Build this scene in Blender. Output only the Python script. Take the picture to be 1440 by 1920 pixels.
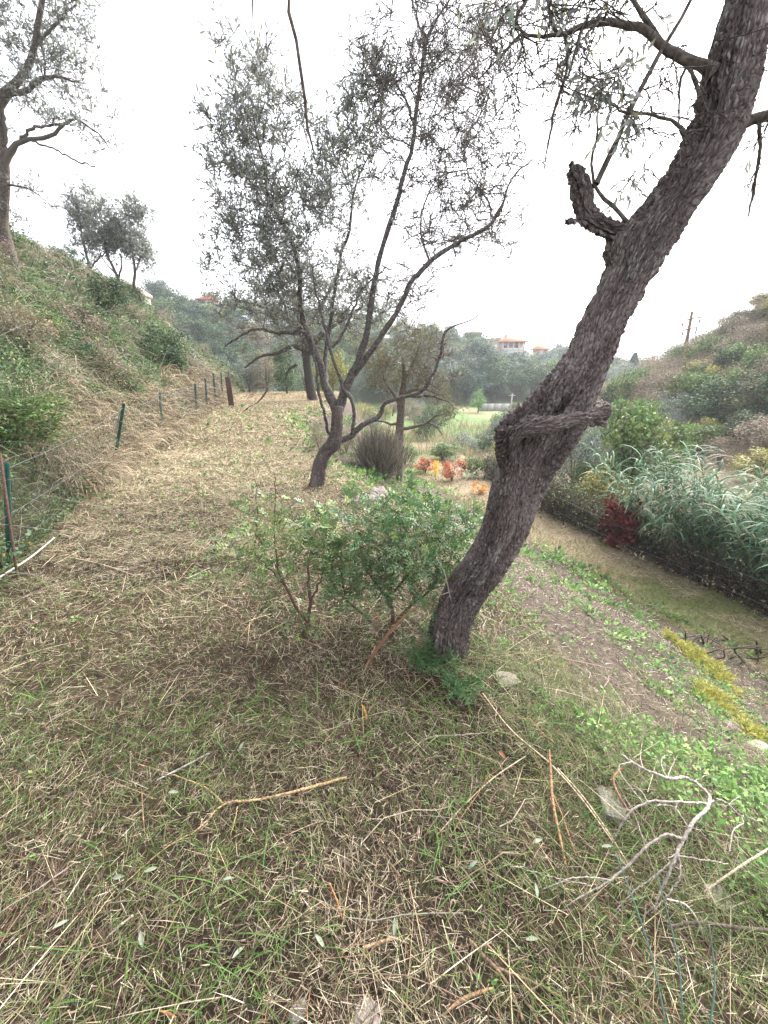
import bpy, math, numpy as np
from mathutils import Vector

# ---------------------------------------------------------------- camera, sky, sun, exposure
for _o in list(bpy.data.objects):
    bpy.data.objects.remove(_o)
SC = bpy.context.scene
COL = SC.collection
R = math.radians
PITCH = R(20.5)
EYE = np.array([0.0, 0.0, 1.6])
FPX = 720.0                                  # focal length in photo pixels (photo is 1440 wide)
cam_d = bpy.data.cameras.new('camera')
cam_d.sensor_fit = 'HORIZONTAL'
cam_d.sensor_width = 36.0
cam_d.lens = 18.0
cam_d.clip_start = 0.02
cam_d.clip_end = 3000
cam = bpy.data.objects.new('camera', cam_d)
COL.objects.link(cam)
cam.location = EYE
cam.rotation_euler = (R(90) - PITCH, 0, 0)
SC.camera = cam

SUN_ELEV, SUN_AZ = R(38), R(40)              # azimuth measured from +Y towards +X
world = bpy.data.worlds.new('World')
SC.world = world
world.use_nodes = True
wn = world.node_tree
wn.nodes.clear()
sky = wn.nodes.new('ShaderNodeTexSky')
sky.sky_type = 'NISHITA'
sky.sun_disc = False
sky.sun_elevation = SUN_ELEV
sky.sun_rotation = SUN_AZ
sky.air_density = 1.0
sky.dust_density = 3.0
hs = wn.nodes.new('ShaderNodeHueSaturation')
hs.inputs['Saturation'].default_value = 0.30
bg = wn.nodes.new('ShaderNodeBackground')
bg.inputs['Strength'].default_value = 0.05
wo = wn.nodes.new('ShaderNodeOutputWorld')
wn.links.new(sky.outputs[0], hs.inputs['Color'])
# thin even high cloud over the clear sky
ov = wn.nodes.new('ShaderNodeMix')
ov.data_type = 'RGBA'
ov.inputs['Factor'].default_value = 0.72
ov.inputs[7].default_value = (3.9, 3.93, 4.2, 1)
wn.links.new(hs.outputs[0], ov.inputs[6])
wn.links.new(ov.outputs[2], bg.inputs['Color'])
wn.links.new(bg.outputs[0], wo.inputs['Surface'])
sun_d = bpy.data.lights.new('sun', 'SUN')
sun_d.energy = 1.5
sun_d.angle = R(60)
sun_d.color = (1.0, 0.94, 0.87)
sun = bpy.data.objects.new('sun', sun_d)
COL.objects.link(sun)
_sd = Vector((math.sin(SUN_AZ) * math.cos(SUN_ELEV), math.cos(SUN_AZ) * math.cos(SUN_ELEV), math.sin(SUN_ELEV)))
sun.rotation_euler = (-_sd).to_track_quat('-Z', 'Y').to_euler()
vs = SC.view_settings
vs.view_transform = 'Standard'
vs.look = 'None'
vs.gamma = 1.0
vs.use_curve_mapping = False
vs.exposure = 3.55
SC.render.engine = 'CYCLES'
cy = SC.cycles
cy.use_denoising = True
try:
    cy.denoiser = 'OPENIMAGEDENOISE'
except Exception:
    pass
cy.max_bounces = 6
cy.diffuse_bounces = 4
cy.glossy_bounces = 2
cy.transmission_bounces = 4
cy.transparent_max_bounces = 4
cy.volume_bounces = 0

# ---------------------------------------------------------------- helpers
def rng(seed):
    return np.random.default_rng(seed)

def ray(u, v):
    a = (u - 720.0) / FPX
    b = (960.0 - v) / FPX
    return np.array([a, math.cos(PITCH) + b * math.sin(PITCH), -math.sin(PITCH) + b * math.cos(PITCH)])

def at(u, v, Y):
    """world point on the ray of a photo pixel, at distance Y in front of the camera"""
    d = ray(u, v)
    return EYE + d * (Y / d[1])

def on_ground(u, v, tmax=900.0):
    d = ray(u, v)
    t = np.concatenate([np.linspace(0.5, 30, 1200), np.linspace(30, tmax, 1500)])
    P = EYE + t[:, None] * d
    below = P[:, 2] < hgt(P[:, 0], P[:, 1])
    i = int(np.argmax(below)) if below.any() else len(t) - 1
    p = P[i]
    return np.array([p[0], p[1], float(hgt(p[0:1], p[1:2])[0])])

def px2m(px, Y, v=960):
    return px * (Y / ray(720, v)[1]) / FPX

def _hash(i, j, k, s):
    n = (i * 374761393 + j * 668265263 + k * 2147483647 + s * 1274126177) & 0xFFFFFFFF
    n = ((n ^ (n >> 13)) * 1274126177) & 0xFFFFFFFF
    n = (n ^ (n >> 16)) & 0xFFFFFFFF
    return n / 4294967295.0

def vnoise(x, y, z=0.0, s=0):
    x, y, z = np.broadcast_arrays(np.asarray(x, float), np.asarray(y, float), np.asarray(z, float))
    xi, yi, zi = np.floor(x).astype(np.int64), np.floor(y).astype(np.int64), np.floor(z).astype(np.int64)
    fx, fy, fz = x - xi, y - yi, z - zi
    fx, fy, fz = fx * fx * (3 - 2 * fx), fy * fy * (3 - 2 * fy), fz * fz * (3 - 2 * fz)
    r = 0
    for a in (0, 1):
        for b in (0, 1):
            for c in (0, 1):
                w = (fx if a else 1 - fx) * (fy if b else 1 - fy) * (fz if c else 1 - fz)
                r = r + w * _hash(xi + a, yi + b, zi + c, s)
    return r

def fbm(x, y, z=0.0, s=0, o=4):
    r, a, t = 0, 0.5, 0
    for k in range(o):
        f = 2.0 ** k
        r = r + a * vnoise(np.asarray(x) * f, np.asarray(y) * f, np.asarray(z) * f, s + k)
        t += a
        a *= 0.5
    return r / t

def sstep(x, a, b):
    t = np.clip((x - a) / (b - a), 0, 1)
    return t * t * (3 - 2 * t)

def norm(v):
    return v / np.maximum(np.linalg.norm(v, axis=-1, keepdims=True), 1e-9)

def mesh_np(name, verts, quads=None, tris=None, cols=None, smooth=False):
    me = bpy.data.meshes.new(name)
    verts = np.asarray(verts, np.float32).reshape(-1, 3)
    nq = 0 if quads is None else len(quads)
    nt = 0 if tris is None else len(tris)
    me.vertices.add(len(verts))
    me.vertices.foreach_set('co', verts.ravel())
    idx, st = [], []
    if nq:
        idx.append(np.asarray(quads, np.int32).ravel()); st.append(np.arange(nq, dtype=np.int32) * 4)
    if nt:
        idx.append(np.asarray(tris, np.int32).ravel()); st.append(nq * 4 + np.arange(nt, dtype=np.int32) * 3)
    idx = np.concatenate(idx); st = np.concatenate(st)
    me.loops.add(len(idx))
    me.loops.foreach_set('vertex_index', idx)
    me.polygons.add(nq + nt)
    me.polygons.foreach_set('loop_start', st)
    if smooth:
        me.polygons.foreach_set('use_smooth', np.ones(nq + nt, dtype=bool))
    if cols is not None:
        at_ = me.attributes.new('Col', 'FLOAT_COLOR', 'POINT')
        c = np.ones((len(verts), 4), np.float32)
        c[:, :3] = cols
        at_.data.foreach_set('color', c.ravel())
    me.update(calc_edges=True)
    return me

def obj(name, me, mat=None, parent=None, loc=None, kind=None, label=None, cat=None, group=None, rot=None):
    o = bpy.data.objects.new(name, me)
    COL.objects.link(o)
    if mat is not None and me is not None and len(me.materials) == 0:
        me.materials.append(mat)
    if parent is not None:
        o.parent = parent
    if loc is not None:
        o.location = loc
    if rot is not None:
        o.rotation_euler = rot
    tag(o, label, cat, group, kind)
    return o

def tag(o, label=None, cat=None, group=None, kind=None):
    if label: o['label'] = label
    if cat: o['category'] = cat
    if group: o['group'] = group
    if kind: o['kind'] = kind
    return o

def thing(name, label, cat, loc=(0, 0, 0), group=None, rotz=0.0):
    o = bpy.data.objects.new(name, None)
    COL.objects.link(o)
    o.empty_display_size = 0.2
    o.location = loc
    o.rotation_euler = (0, 0, rotz)
    return tag(o, label, cat, group)

class Buf:
    """collects vertex / quad arrays with per-vertex colours into one mesh"""
    def __init__(s):
        s.v, s.q, s.c, s.n = [], [], [], 0
    def add(s, v, q, c):
        v = np.asarray(v, np.float32).reshape(-1, 3)
        s.v.append(v); s.q.append(np.asarray(q) + s.n)
        c = np.asarray(c, np.float32)
        if c.ndim == 1:
            c = np.broadcast_to(c, (len(v), 3))
        s.c.append(c); s.n += len(v)
    def mesh(s, name, off=(0, 0, 0), smooth=False):
        v = np.concatenate(s.v) - np.asarray(off, np.float32)
        return mesh_np(name, v, quads=np.concatenate(s.q), cols=np.concatenate(s.c), smooth=smooth)

def blades(P, head, up, L, W, lift, droop, k=2, roll=None, seed=0, taper=0.85):
    """n curved ribbons: P (n,3), head (n,3) unit heading, up (n,3)"""
    n = len(P)
    r = rng(seed)
    side = norm(np.cross(head, up))
    if roll is None:
        roll = r.uniform(-0.9, 0.9, n)
    V = np.zeros((n, k + 1, 2, 3))
    p = P.copy()
    for i in range(k + 1):
        f = i / k
        ang = lift - droop * f
        d = head * np.cos(ang)[:, None] + up * np.sin(ang)[:, None]
        nn = norm(np.cross(side, d))
        s = side * np.cos(roll)[:, None] + nn * np.sin(roll)[:, None]
        w = (W * (1 - taper * f * f) * 0.5)[:, None]
        V[:, i, 0] = p - s * w
        V[:, i, 1] = p + s * w
        p = p + d * (L / k)[:, None]
    base = (np.arange(n) * (k + 1) * 2)[:, None, None]
    ii = np.arange(k)[None, :, None] * 2
    q = base + ii + np.array([0, 1, 3, 2])[None, None, :]
    return V.reshape(-1, 3), q.reshape(-1, 4), (k + 1) * 2

def leaves(P, D, N, L, W, fold=0.25):
    """n diamond leaves: base P, direction D, normal N"""
    n = len(P)
    S = norm(np.cross(D, N))
    N2 = norm(np.cross(S, D))
    V = np.zeros((n, 4, 3))
    L = np.asarray(L)[:, None]; W = np.asarray(W)[:, None]
    V[:, 0] = P
    m = P + D * L * 0.5
    V[:, 1] = m + S * W * 0.5 + N2 * W * fold
    V[:, 2] = P + D * L
    V[:, 3] = m - S * W * 0.5 + N2 * W * fold
    q = np.arange(n * 4).reshape(n, 4)
    return V.reshape(-1, 3), q

def tubes(P, rad, sides=4):
    """batch of tubes: P (T,k,3), rad (T,k)"""
    T, k, _ = P.shape
    tan = np.zeros_like(P)
    tan[:, 1:-1] = P[:, 2:] - P[:, :-2]
    tan[:, 0] = P[:, 1] - P[:, 0]
    tan[:, -1] = P[:, -1] - P[:, -2]
    tan = norm(tan)
    mean = norm(P[:, -1] - P[:, 0] + 1e-6)
    ref = np.where(np.abs(mean[:, 2:3]) > 0.8, np.array([[1.0, 0.1, 0]]), np.array([[0.05, 0.1, 1.0]]))
    n1 = norm(np.cross(tan, ref[:, None, :]))
    n2 = np.cross(tan, n1)
    a = np.arange(sides) * 2 * math.pi / sides
    V = P[:, :, None, :] + rad[:, :, None, None] * (np.cos(a)[None, None, :, None] * n1[:, :, None, :] + np.sin(a)[None, None, :, None] * n2[:, :, None, :])
    base = (np.arange(T) * k * sides)[:, None, None, None]
    i = np.arange(k - 1)[None, :, None, None] * sides
    j = np.arange(sides)[None, None, :, None]
    j2 = (j + 1) % sides
    q = np.concatenate([base + i + j, base + i + j2, base + i + sides + j2, base + i + sides + j], axis=3)
    return V.reshape(-1, 3), q.reshape(-1, 4)

def spline(pts, n):
    pts = np.asarray(pts, float)
    d = np.r_[0, np.cumsum(np.linalg.norm(np.diff(pts[:, :3], axis=0), axis=1))]
    t = np.linspace(0, d[-1], n)
    out = np.zeros((n, pts.shape[1]))
    m = np.gradient(pts, d, axis=0) if len(pts) > 2 else np.repeat((pts[1:2] - pts[:1]) / d[-1], 2, 0)
    i = np.clip(np.searchsorted(d, t, 'right') - 1, 0, len(pts) - 2)
    h = (d[i + 1] - d[i])[:, None]
    s = ((t - d[i]) / (d[i + 1] - d[i]))[:, None]
    out = (2*s**3 - 3*s**2 + 1) * pts[i] + (s**3 - 2*s**2 + s) * h * m[i] + (-2*s**3 + 3*s**2) * pts[i+1] + (s**3 - s**2) * h * m[i+1]
    return out

def pick(r, n, table):
    """n colours from a table of (weight, rgb) with brightness jitter"""
    w = np.array([t[0] for t in table], float); w /= w.sum()
    c = np.array([t[1] for t in table])
    i = r.choice(len(table), n, p=w)
    return c[i] * r.uniform(0.65, 1.3, (n, 1)) * r.uniform(0.93, 1.07, (n, 3))

# ---------------------------------------------------------------- materials
def new_mat(name):
    m = bpy.data.materials.new(name)
    m.use_nodes = True
    nt = m.node_tree
    nt.nodes.clear()
    return m, nt

def mat_leafy(name, rough=0.6, trans=0.25, spec=0.3):
    m, nt = new_mat(name)
    a = nt.nodes.new('ShaderNodeAttribute'); a.attribute_name = 'Col'
    p = nt.nodes.new('ShaderNodeBsdfPrincipled')
    p.inputs['Roughness'].default_value = rough
    p.inputs['Specular IOR Level'].default_value = spec
    t = nt.nodes.new('ShaderNodeBsdfTranslucent')
    mx = nt.nodes.new('ShaderNodeMixShader'); mx.inputs[0].default_value = trans
    o = nt.nodes.new('ShaderNodeOutputMaterial')
    nt.links.new(a.outputs['Color'], p.inputs['Base Color'])
    nt.links.new(a.outputs['Color'], t.inputs['Color'])
    nt.links.new(p.outputs[0], mx.inputs[1]); nt.links.new(t.outputs[0], mx.inputs[2])
    nt.links.new(mx.outputs[0], o.inputs['Surface'])
    return m

def mat_col(name, rough=0.9, scale=30.0, amt=0.35, bump=0.3, dist=0.02, detail=6.0):
    """vertex colour broken up by noise, with bump"""
    m, nt = new_mat(name)
    a = nt.nodes.new('ShaderNodeAttribute'); a.attribute_name = 'Col'
    tc = nt.nodes.new('ShaderNodeTexCoord')
    n = nt.nodes.new('ShaderNodeTexNoise'); n.inputs['Scale'].default_value = scale; n.inputs['Detail'].default_value = detail
    nt.links.new(tc.outputs['Object'], n.inputs['Vector'])
    mr = nt.nodes.new('ShaderNodeMapRange')
    mr.inputs[1].default_value = 0.3; mr.inputs[2].default_value = 0.7
    mr.inputs[3].default_value = 1 - amt; mr.inputs[4].default_value = 1 + amt
    nt.links.new(n.outputs[0], mr.inputs[0])
    mul = nt.nodes.new('ShaderNodeVectorMath'); mul.operation = 'SCALE'
    nt.links.new(a.outputs['Color'], mul.inputs[0]); nt.links.new(mr.outputs[0], mul.inputs['Scale'])
    p = nt.nodes.new('ShaderNodeBsdfPrincipled')
    p.inputs['Roughness'].default_value = rough
    p.inputs['Specular IOR Level'].default_value = 0.2
    nt.links.new(mul.outputs[0], p.inputs['Base Color'])
    b = nt.nodes.new('ShaderNodeBump'); b.inputs['Strength'].default_value = bump; b.inputs['Distance'].default_value = dist
    nt.links.new(n.outputs[0], b.inputs['Height']); nt.links.new(b.outputs[0], p.inputs['Normal'])
    o = nt.nodes.new('ShaderNodeOutputMaterial')
    nt.links.new(p.outputs[0], o.inputs['Surface'])
    return m

def mat_plain(name, color, rough=0.8, scale=20.0, amt=0.25, bump=0.2, dist=0.01, color2=None, metal=0.0, stretch=None, spec=0.25):
    m, nt = new_mat(name)
    tc = nt.nodes.new('ShaderNodeTexCoord')
    n = nt.nodes.new('ShaderNodeTexNoise'); n.inputs['Scale'].default_value = scale; n.inputs['Detail'].default_value = 7
    if stretch:
        mp = nt.nodes.new('ShaderNodeMapping'); mp.inputs['Scale'].default_value = stretch
        nt.links.new(tc.outputs['Object'], mp.inputs['Vector']); nt.links.new(mp.outputs[0], n.inputs['Vector'])
    else:
        nt.links.new(tc.outputs['Object'], n.inputs['Vector'])
    cr = nt.nodes.new('ShaderNodeValToRGB')
    c = np.array(color); c2 = np.array(color2) if color2 is not None else c * (1 + amt)
    cr.color_ramp.elements[0].position = 0.32; cr.color_ramp.elements[1].position = 0.68
    cr.color_ramp.elements[0].color = (*(c * (1 - amt)), 1); cr.color_ramp.elements[1].color = (*c2, 1)
    nt.links.new(n.outputs[0], cr.inputs[0])
    p = nt.nodes.new('ShaderNodeBsdfPrincipled')
    p.inputs['Roughness'].default_value = rough; p.inputs['Metallic'].default_value = metal
    p.inputs['Specular IOR Level'].default_value = spec
    nt.links.new(cr.outputs[0], p.inputs['Base Color'])
    b = nt.nodes.new('ShaderNodeBump'); b.inputs['Strength'].default_value = bump; b.inputs['Distance'].default_value = dist
    nt.links.new(n.outputs[0], b.inputs['Height']); nt.links.new(b.outputs[0], p.inputs['Normal'])
    o = nt.nodes.new('ShaderNodeOutputMaterial')
    nt.links.new(p.outputs[0], o.inputs['Surface'])
    return m

def mat_bark(name):
    """flaky bark on a stretched trunk-space attribute, with pale lichen"""
    m, nt = new_mat(name)
    L = nt.links.new
    a = nt.nodes.new('ShaderNodeAttribute'); a.attribute_name = 'bark_co'
    v = nt.nodes.new('ShaderNodeTexVoronoi'); v.feature = 'DISTANCE_TO_EDGE'; v.inputs['Scale'].default_value = 75
    wob = nt.nodes.new('ShaderNodeTexNoise'); wob.inputs['Scale'].default_value = 40; wob.inputs['Detail'].default_value = 3
    L(a.outputs['Vector'], wob.inputs['Vector'])
    off = nt.nodes.new('ShaderNodeVectorMath'); off.operation = 'MULTIPLY_ADD'
    off.inputs[1].default_value = (0.02, 0.02, 0.02)
    L(wob.outputs['Color'], off.inputs[0]); L(a.outputs['Vector'], off.inputs[2])
    L(off.outputs[0], v.inputs['Vector'])
    n = nt.nodes.new('ShaderNodeTexNoise'); n.inputs['Scale'].default_value = 130; n.inputs['Detail'].default_value = 8; n.inputs['Roughness'].default_value = 0.65
    L(a.outputs['Vector'], n.inputs['Vector'])
    n2 = nt.nodes.new('ShaderNodeTexNoise'); n2.inputs['Scale'].default_value = 16; n2.inputs['Detail'].default_value = 4
    L(a.outputs['Vector'], n2.inputs['Vector'])
    cr = nt.nodes.new('ShaderNodeValToRGB')
    e = cr.color_ramp.elements
    e[0].position, e[0].color = 0.34, (0.032, 0.025, 0.024, 1)
    e[1].position, e[1].color = 0.70, (0.36, 0.31, 0.295, 1)
    k = e.new(0.5); k.color = (0.125, 0.10, 0.093, 1)
    n4 = nt.nodes.new('ShaderNodeTexNoise'); n4.inputs['Scale'].default_value = 5.5; n4.inputs['Detail'].default_value = 5; n4.inputs['Roughness'].default_value = 0.6
    L(a.outputs['Vector'], n4.inputs['Vector'])
    mxf = nt.nodes.new('ShaderNodeMix'); mxf.inputs['Factor'].default_value = 0.5
    L(n.outputs[0], mxf.inputs[2]); L(n4.outputs[0], mxf.inputs[3])
    L(mxf.outputs[0], cr.inputs[0])
    # lichen
    n3 = nt.nodes.new('ShaderNodeTexNoise'); n3.inputs['Scale'].default_value = 85; n3.inputs['Detail'].default_value = 6; n3.inputs['Roughness'].default_value = 0.7
    L(a.outputs['Vector'], n3.inputs['Vector'])
    ad = nt.nodes.new('ShaderNodeMath'); ad.operation = 'MULTIPLY_ADD'; ad.inputs[1].default_value = 0.45
    L(n2.outputs[0], ad.inputs[0]); L(n3.outputs[0], ad.inputs[2])
    mr = nt.nodes.new('ShaderNodeMapRange'); mr.inputs[1].default_value = 0.80; mr.inputs[2].default_value = 0.95
    L(ad.outputs[0], mr.inputs[0])
    mx = nt.nodes.new('ShaderNodeMix'); mx.data_type = 'RGBA'
    L(mr.outputs[0], mx.inputs['Factor']); L(cr.outputs[0], mx.inputs[6]); mx.inputs[7].default_value = (0.33, 0.34, 0.31, 1)
    p = nt.nodes.new('ShaderNodeBsdfPrincipled'); p.inputs['Roughness'].default_value = 0.9; p.inputs['Specular IOR Level'].default_value = 0.2
    L(mx.outputs[2], p.inputs['Base Color'])
    mm = nt.nodes.new('ShaderNodeMapRange'); mm.inputs[1].default_value = 0.0; mm.inputs[2].default_value = 0.12
    L(v.outputs['Distance'], mm.inputs[0])
    h = nt.nodes.new('ShaderNodeMath'); h.operation = 'MULTIPLY_ADD'; h.inputs[1].default_value = 0.8
    L(n.outputs[0], h.inputs[0]); L(mm.outputs[0], h.inputs[2])
    b = nt.nodes.new('ShaderNodeBump'); b.inputs['Strength'].default_value = 0.9; b.inputs['Distance'].default_value = 0.009
    L(h.outputs[0], b.inputs['Height']); L(b.outputs[0], p.inputs['Normal'])
    o = nt.nodes.new('ShaderNodeOutputMaterial'); L(p.outputs[0], o.inputs['Surface'])
    return m

M_LEAF = mat_leafy('leaf')
M_OLIVE = mat_leafy('olive_leaf', 0.5, 0.42, 0.4)
M_GLOSSY = mat_leafy('glossy_leaf', 0.38, 0.22, 0.5)
M_STRAW = mat_leafy('straw', 0.75, 0.15, 0.2)
M_GROUND = mat_col('soil', 0.95, 22.0, 0.45, 0.6, 0.03)
M_TWIG = mat_col('twig', 0.85, 60.0, 0.3, 0.3, 0.004)
M_STICK = mat_col('weathered_stick', 0.9, 110.0, 0.65, 0.8, 0.004, 10.0)
M_BARK = mat_bark('bark')
M_LIMB = mat_col('limb_bark', 0.9, 38.0, 0.65, 0.9, 0.012, 9.0)
M_STONE = mat_plain('stone', (0.20, 0.18, 0.16), 0.9, 14, 0.35, 0.5, 0.02)
M_POST = mat_plain('green_post', (0.012, 0.06, 0.045), 0.55, 40, 0.35, 0.15, 0.003)
M_RUST = mat_plain('rust', (0.10, 0.06, 0.048), 0.85, 45, 0.4, 0.4, 0.004)
M_WIRE = mat_plain('wire', (0.16, 0.17, 0.165), 0.6, 40, 0.2, 0.1, 0.002, metal=0.3)
M_WALL = mat_plain('plaster', (0.42, 0.37, 0.33), 0.9, 3, 0.12, 0.2, 0.02)
M_PINK = mat_plain('pink_plaster', (0.46, 0.32, 0.27), 0.9, 3, 0.12, 0.2, 0.02)
M_WHITE = mat_plain('white_paint', (0.58, 0.55, 0.52), 0.7, 5, 0.06, 0.1, 0.01)
M_ROOF = mat_plain('roof_tile', (0.42, 0.17, 0.09), 0.85, 6, 0.3, 0.4, 0.04)
M_REDROOF = mat_plain('red_roof', (0.36, 0.10, 0.08), 0.8, 6, 0.2, 0.3, 0.03)
M_DARK = mat_plain('window_glass', (0.05, 0.055, 0.06), 0.2, 2, 0.2, 0.05, 0.01, spec=0.6)
M_CONC = mat_plain('concrete', (0.36, 0.34, 0.33), 0.9, 5, 0.25, 0.3, 0.02)
M_WOODPOLE = mat_plain('weathered_wood', (0.17, 0.10, 0.08), 0.85, 12, 0.3, 0.3, 0.01, stretch=(8, 8, 1))

# ---------------------------------------------------------------- terrain
def I(y, ys, xs):
    return np.interp(y, ys, xs)
def Lx(y): return I(y, [-6, 0, 2.8, 6.3, 8.8, 12, 20, 30], [-2.2, -2.4, -3.16, -4.55, -5.05, -5.75, -7.4, -9.3])
def Ex(y): return I(y, [-6, 0, .84, 1.75, 3, 4, 5.4, 8, 11.5, 14.5, 20, 30], [1.8, 1.45, 1.15, .75, .45, .0, -.6, -1.6, -2.8, -2.3, -2.3, -3.0])
def Tx(y): return I(y, [-6, 0, 2, 3.6, 4.7, 7.2, 10, 13, 16, 20, 30], [5.4, 5.2, 5.0, 4.6, 4.1, 3.1, 2.1, 1.2, .9, .4, -1])
def Hx(y): return I(y, [-6, 0, 3, 4.5, 8.7, 12, 15, 20, 30], [7.6, 7, 6.3, 5.6, 4.0, 3.6, 3.5, 3.5, 4])
def z_up(y): return I(y, [-6, 8, 14, 22, 30], [0, 0, .3, .35, .2])
def z_low(y): return I(y, [-6, 10, 16, 25, 30], [-1.8, -1.8, -2.15, -2.7, -2.9])
def z_crest(y): return I(y, [-6, 11, 15, 19, 23, 27, 31], [5.1, 5.0, 4.7, 4.3, 3.5, 1.9, .8])

def near_h(x, y):
    L, E, T, H = Lx(y), Ex(y), Tx(y), Hx(y)
    zu, zl, zc = z_up(y), z_low(y), z_crest(y)
    d = np.maximum(L - x, 0)
    bank = zu + zc * (0.20 * sstep(d, 0.0, .45) + 0.80 * np.clip((d - .35) / 4.1, 0, 1) ** 0.9)
    bank = np.where(d > 4.45, zu + zc + np.clip(d - 4.45, 0, 40) * -0.02, bank)
    s = np.clip((x - E) / np.maximum(T - E, .1), 0, 1)
    sl = zu + (zl - zu) * (0.6 * s + 0.4 * s * s * (3 - 2 * s))
    dr = np.maximum(x - H, 0)
    ditch = zl - 0.55 * sstep(dr, 0.0, 1.2) + 0.35 * sstep(dr, 1.5, 4)
    s2 = sstep(x, 11.0, 36.0)
    hill = 12.5 * s2 * (1 - sstep(y, 24, 48))
    z = np.where(x < L, bank, np.where(x < E, zu, np.where(x < H, sl, ditch + hill)))
    return z

def far_h(x, y):
    base = -3.0 + 0.0 * x
    top = I(x, [-200, -60, -35, -5, 19, 32, 45, 60, 100, 300], [13, 12, 10.5, 8.5, 5.6, 2.8, .5, -2, -3, -3])
    y0 = I(x, [-60, -35, -5, 20, 60], [26, 30, 44, 52, 60])
    y1 = I(x, [-60, -35, -5, 20, 60], [68, 76, 92, 98, 100])
    r = sstep(y, y0, y1)
    return base + (top - base) * r - sstep(y, 140, 260) * (top + 3.5) * 0.9

def hgt(x, y):
    x = np.asarray(x, float); y = np.asarray(y, float)
    w = sstep(y, 23, 33)
    right = sstep(x, 7, 12)
    w = w * (1 - right) + sstep(y, 34, 50) * right
    z = near_h(x, y) * (1 - w) + far_h(x, y) * w
    # lumps: none on the path, larger on banks
    L, E, T, H = Lx(y), Ex(y), Tx(y), Hx(y)
    onbank = sstep(L - x, 0.1, 1.2) * (1 - sstep(y, 25, 33))
    z = z + onbank * ((fbm(x * .9, y * .9, 0, 5) - .5) * 1.3 + (fbm(x * 2.6, y * 2.6, 0, 6, 3) - .5) * .5)
    z = z + (fbm(x * 1.4, y * 1.4, 0, 9, 3) - .5) * 0.10 + (fbm(x * 7, y * 7, 0, 13, 3) - .5) * 0.06
    return z

def grad_n(x, y):
    e = 0.12
    dx = (hgt(x + e, y) - hgt(x - e, y)) / (2 * e)
    dy = (hgt(x, y + e) - hgt(x, y - e)) / (2 * e)
    return norm(np.stack([-dx, -dy, np.ones_like(dx)], -1))

def zones(x, y):
    L, E, T, H = Lx(y), Ex(y), Tx(y), Hx(y)
    return x < L, (x >= L) & (x < E), (x >= E) & (x < T), (x >= T) & (x < H), x >= H

# ground sheet on a sinh grid, split by region
gi = np.arange(-215, 216)
gx = 2.5 * np.sinh(0.031 * gi)
gj = np.arange(-45, 216)
gy = 2.5 * np.sinh(0.031 * gj) 
GX, GY = np.meshgrid(gx, gy)
GX = GX + 0.0
GZ = hgt(GX, GY)
gc = np.zeros((GX.size, 3))
fx, fy = GX.ravel(), GY.ravel()
zb, zp, zs, zl_, zh = zones(fx, fy)
n1 = fbm(fx * 1.3, fy * 1.3, 0, 21)
n2 = fbm(fx * .5, fy * .5, 0, 31)
def lerp(a, b, t): return np.asarray(a)[None, :] * (1 - t[:, None]) + np.asarray(b)[None, :] * t[:, None]
gc[:] = lerp((.075, .06, .038), (.10, .115, .045), n1)
gc[zb] = lerp((.03, .035, .018), (.06, .05, .032), n1)[zb]
gc[zp] = lerp((.022, .016, .011), (.17, .12, .07), np.clip(n1 * .5 - .25 + fy * .055, 0, 1))[zp]
gc[zs] = lerp((.045, .033, .027), (.085, .066, .05), n1)[zs]
gc[zl_] = lerp((.20, .16, .105), (.11, .125, .055), sstep(n2, .5, .7))[zl_]
gc[zh] = lerp((.10, .082, .055), (.20, .155, .11), n1)[zh]
fld = (fy > 23) & (fy < 50) & (fx > -6) & (fx < 7 + (fy - 23) * .45)
gc[fld] = lerp((.09, .16, .045), (.20, .18, .10), sstep(n2, .48, .7))[fld]
farm = (fy >= 44) & ~fld
gc[farm] = lerp((.04, .06, .03), (.07, .085, .04), n1)[farm]
nx, ny = len(gx), len(gy)
vi = np.arange(nx * ny).reshape(ny, nx)
Q = np.stack([vi[:-1, :-1], vi[:-1, 1:], vi[1:, 1:], vi[1:, :-1]], -1).reshape(-1, 4)
GV = np.stack([fx, fy, GZ.ravel()], -1)
qc = GV[Q].mean(1)
qb, qp, qs, ql, qh = zones(qc[:, 0], qc[:, 1])
farq = qc[:, 1] > 30
def sub_mesh(name, mask, label):
    q = Q[mask]
    ids, inv = np.unique(q, return_inverse=True)
    me = mesh_np(name, GV[ids], quads=inv.reshape(-1, 4), cols=gc[ids], smooth=True)
    return obj(name, me, M_GROUND, kind='structure', label=label)
hillm = (qc[:, 1] > 44) & (qc[:, 0] < 70)
sub_mesh('upper_path', qp & ~farq, 'mown path strewn with cut straw on the upper terrace')
sub_mesh('lower_path', ql & ~farq, 'lower mown path along the foot of the slope')
sub_mesh('bank', qb & ~farq, 'steep overgrown bank beside the upper path')
sub_mesh('slope', qs & ~farq, 'weedy dark earth slope between the two paths')
sub_mesh('hillside', qh & ~farq, 'scrubby hillside beyond the reeds')
sub_mesh('hill', farq & hillm, 'wooded hill across the valley')
sub_mesh('ground', farq & ~hillm, 'valley fields and ground running out to the horizon')

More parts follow.
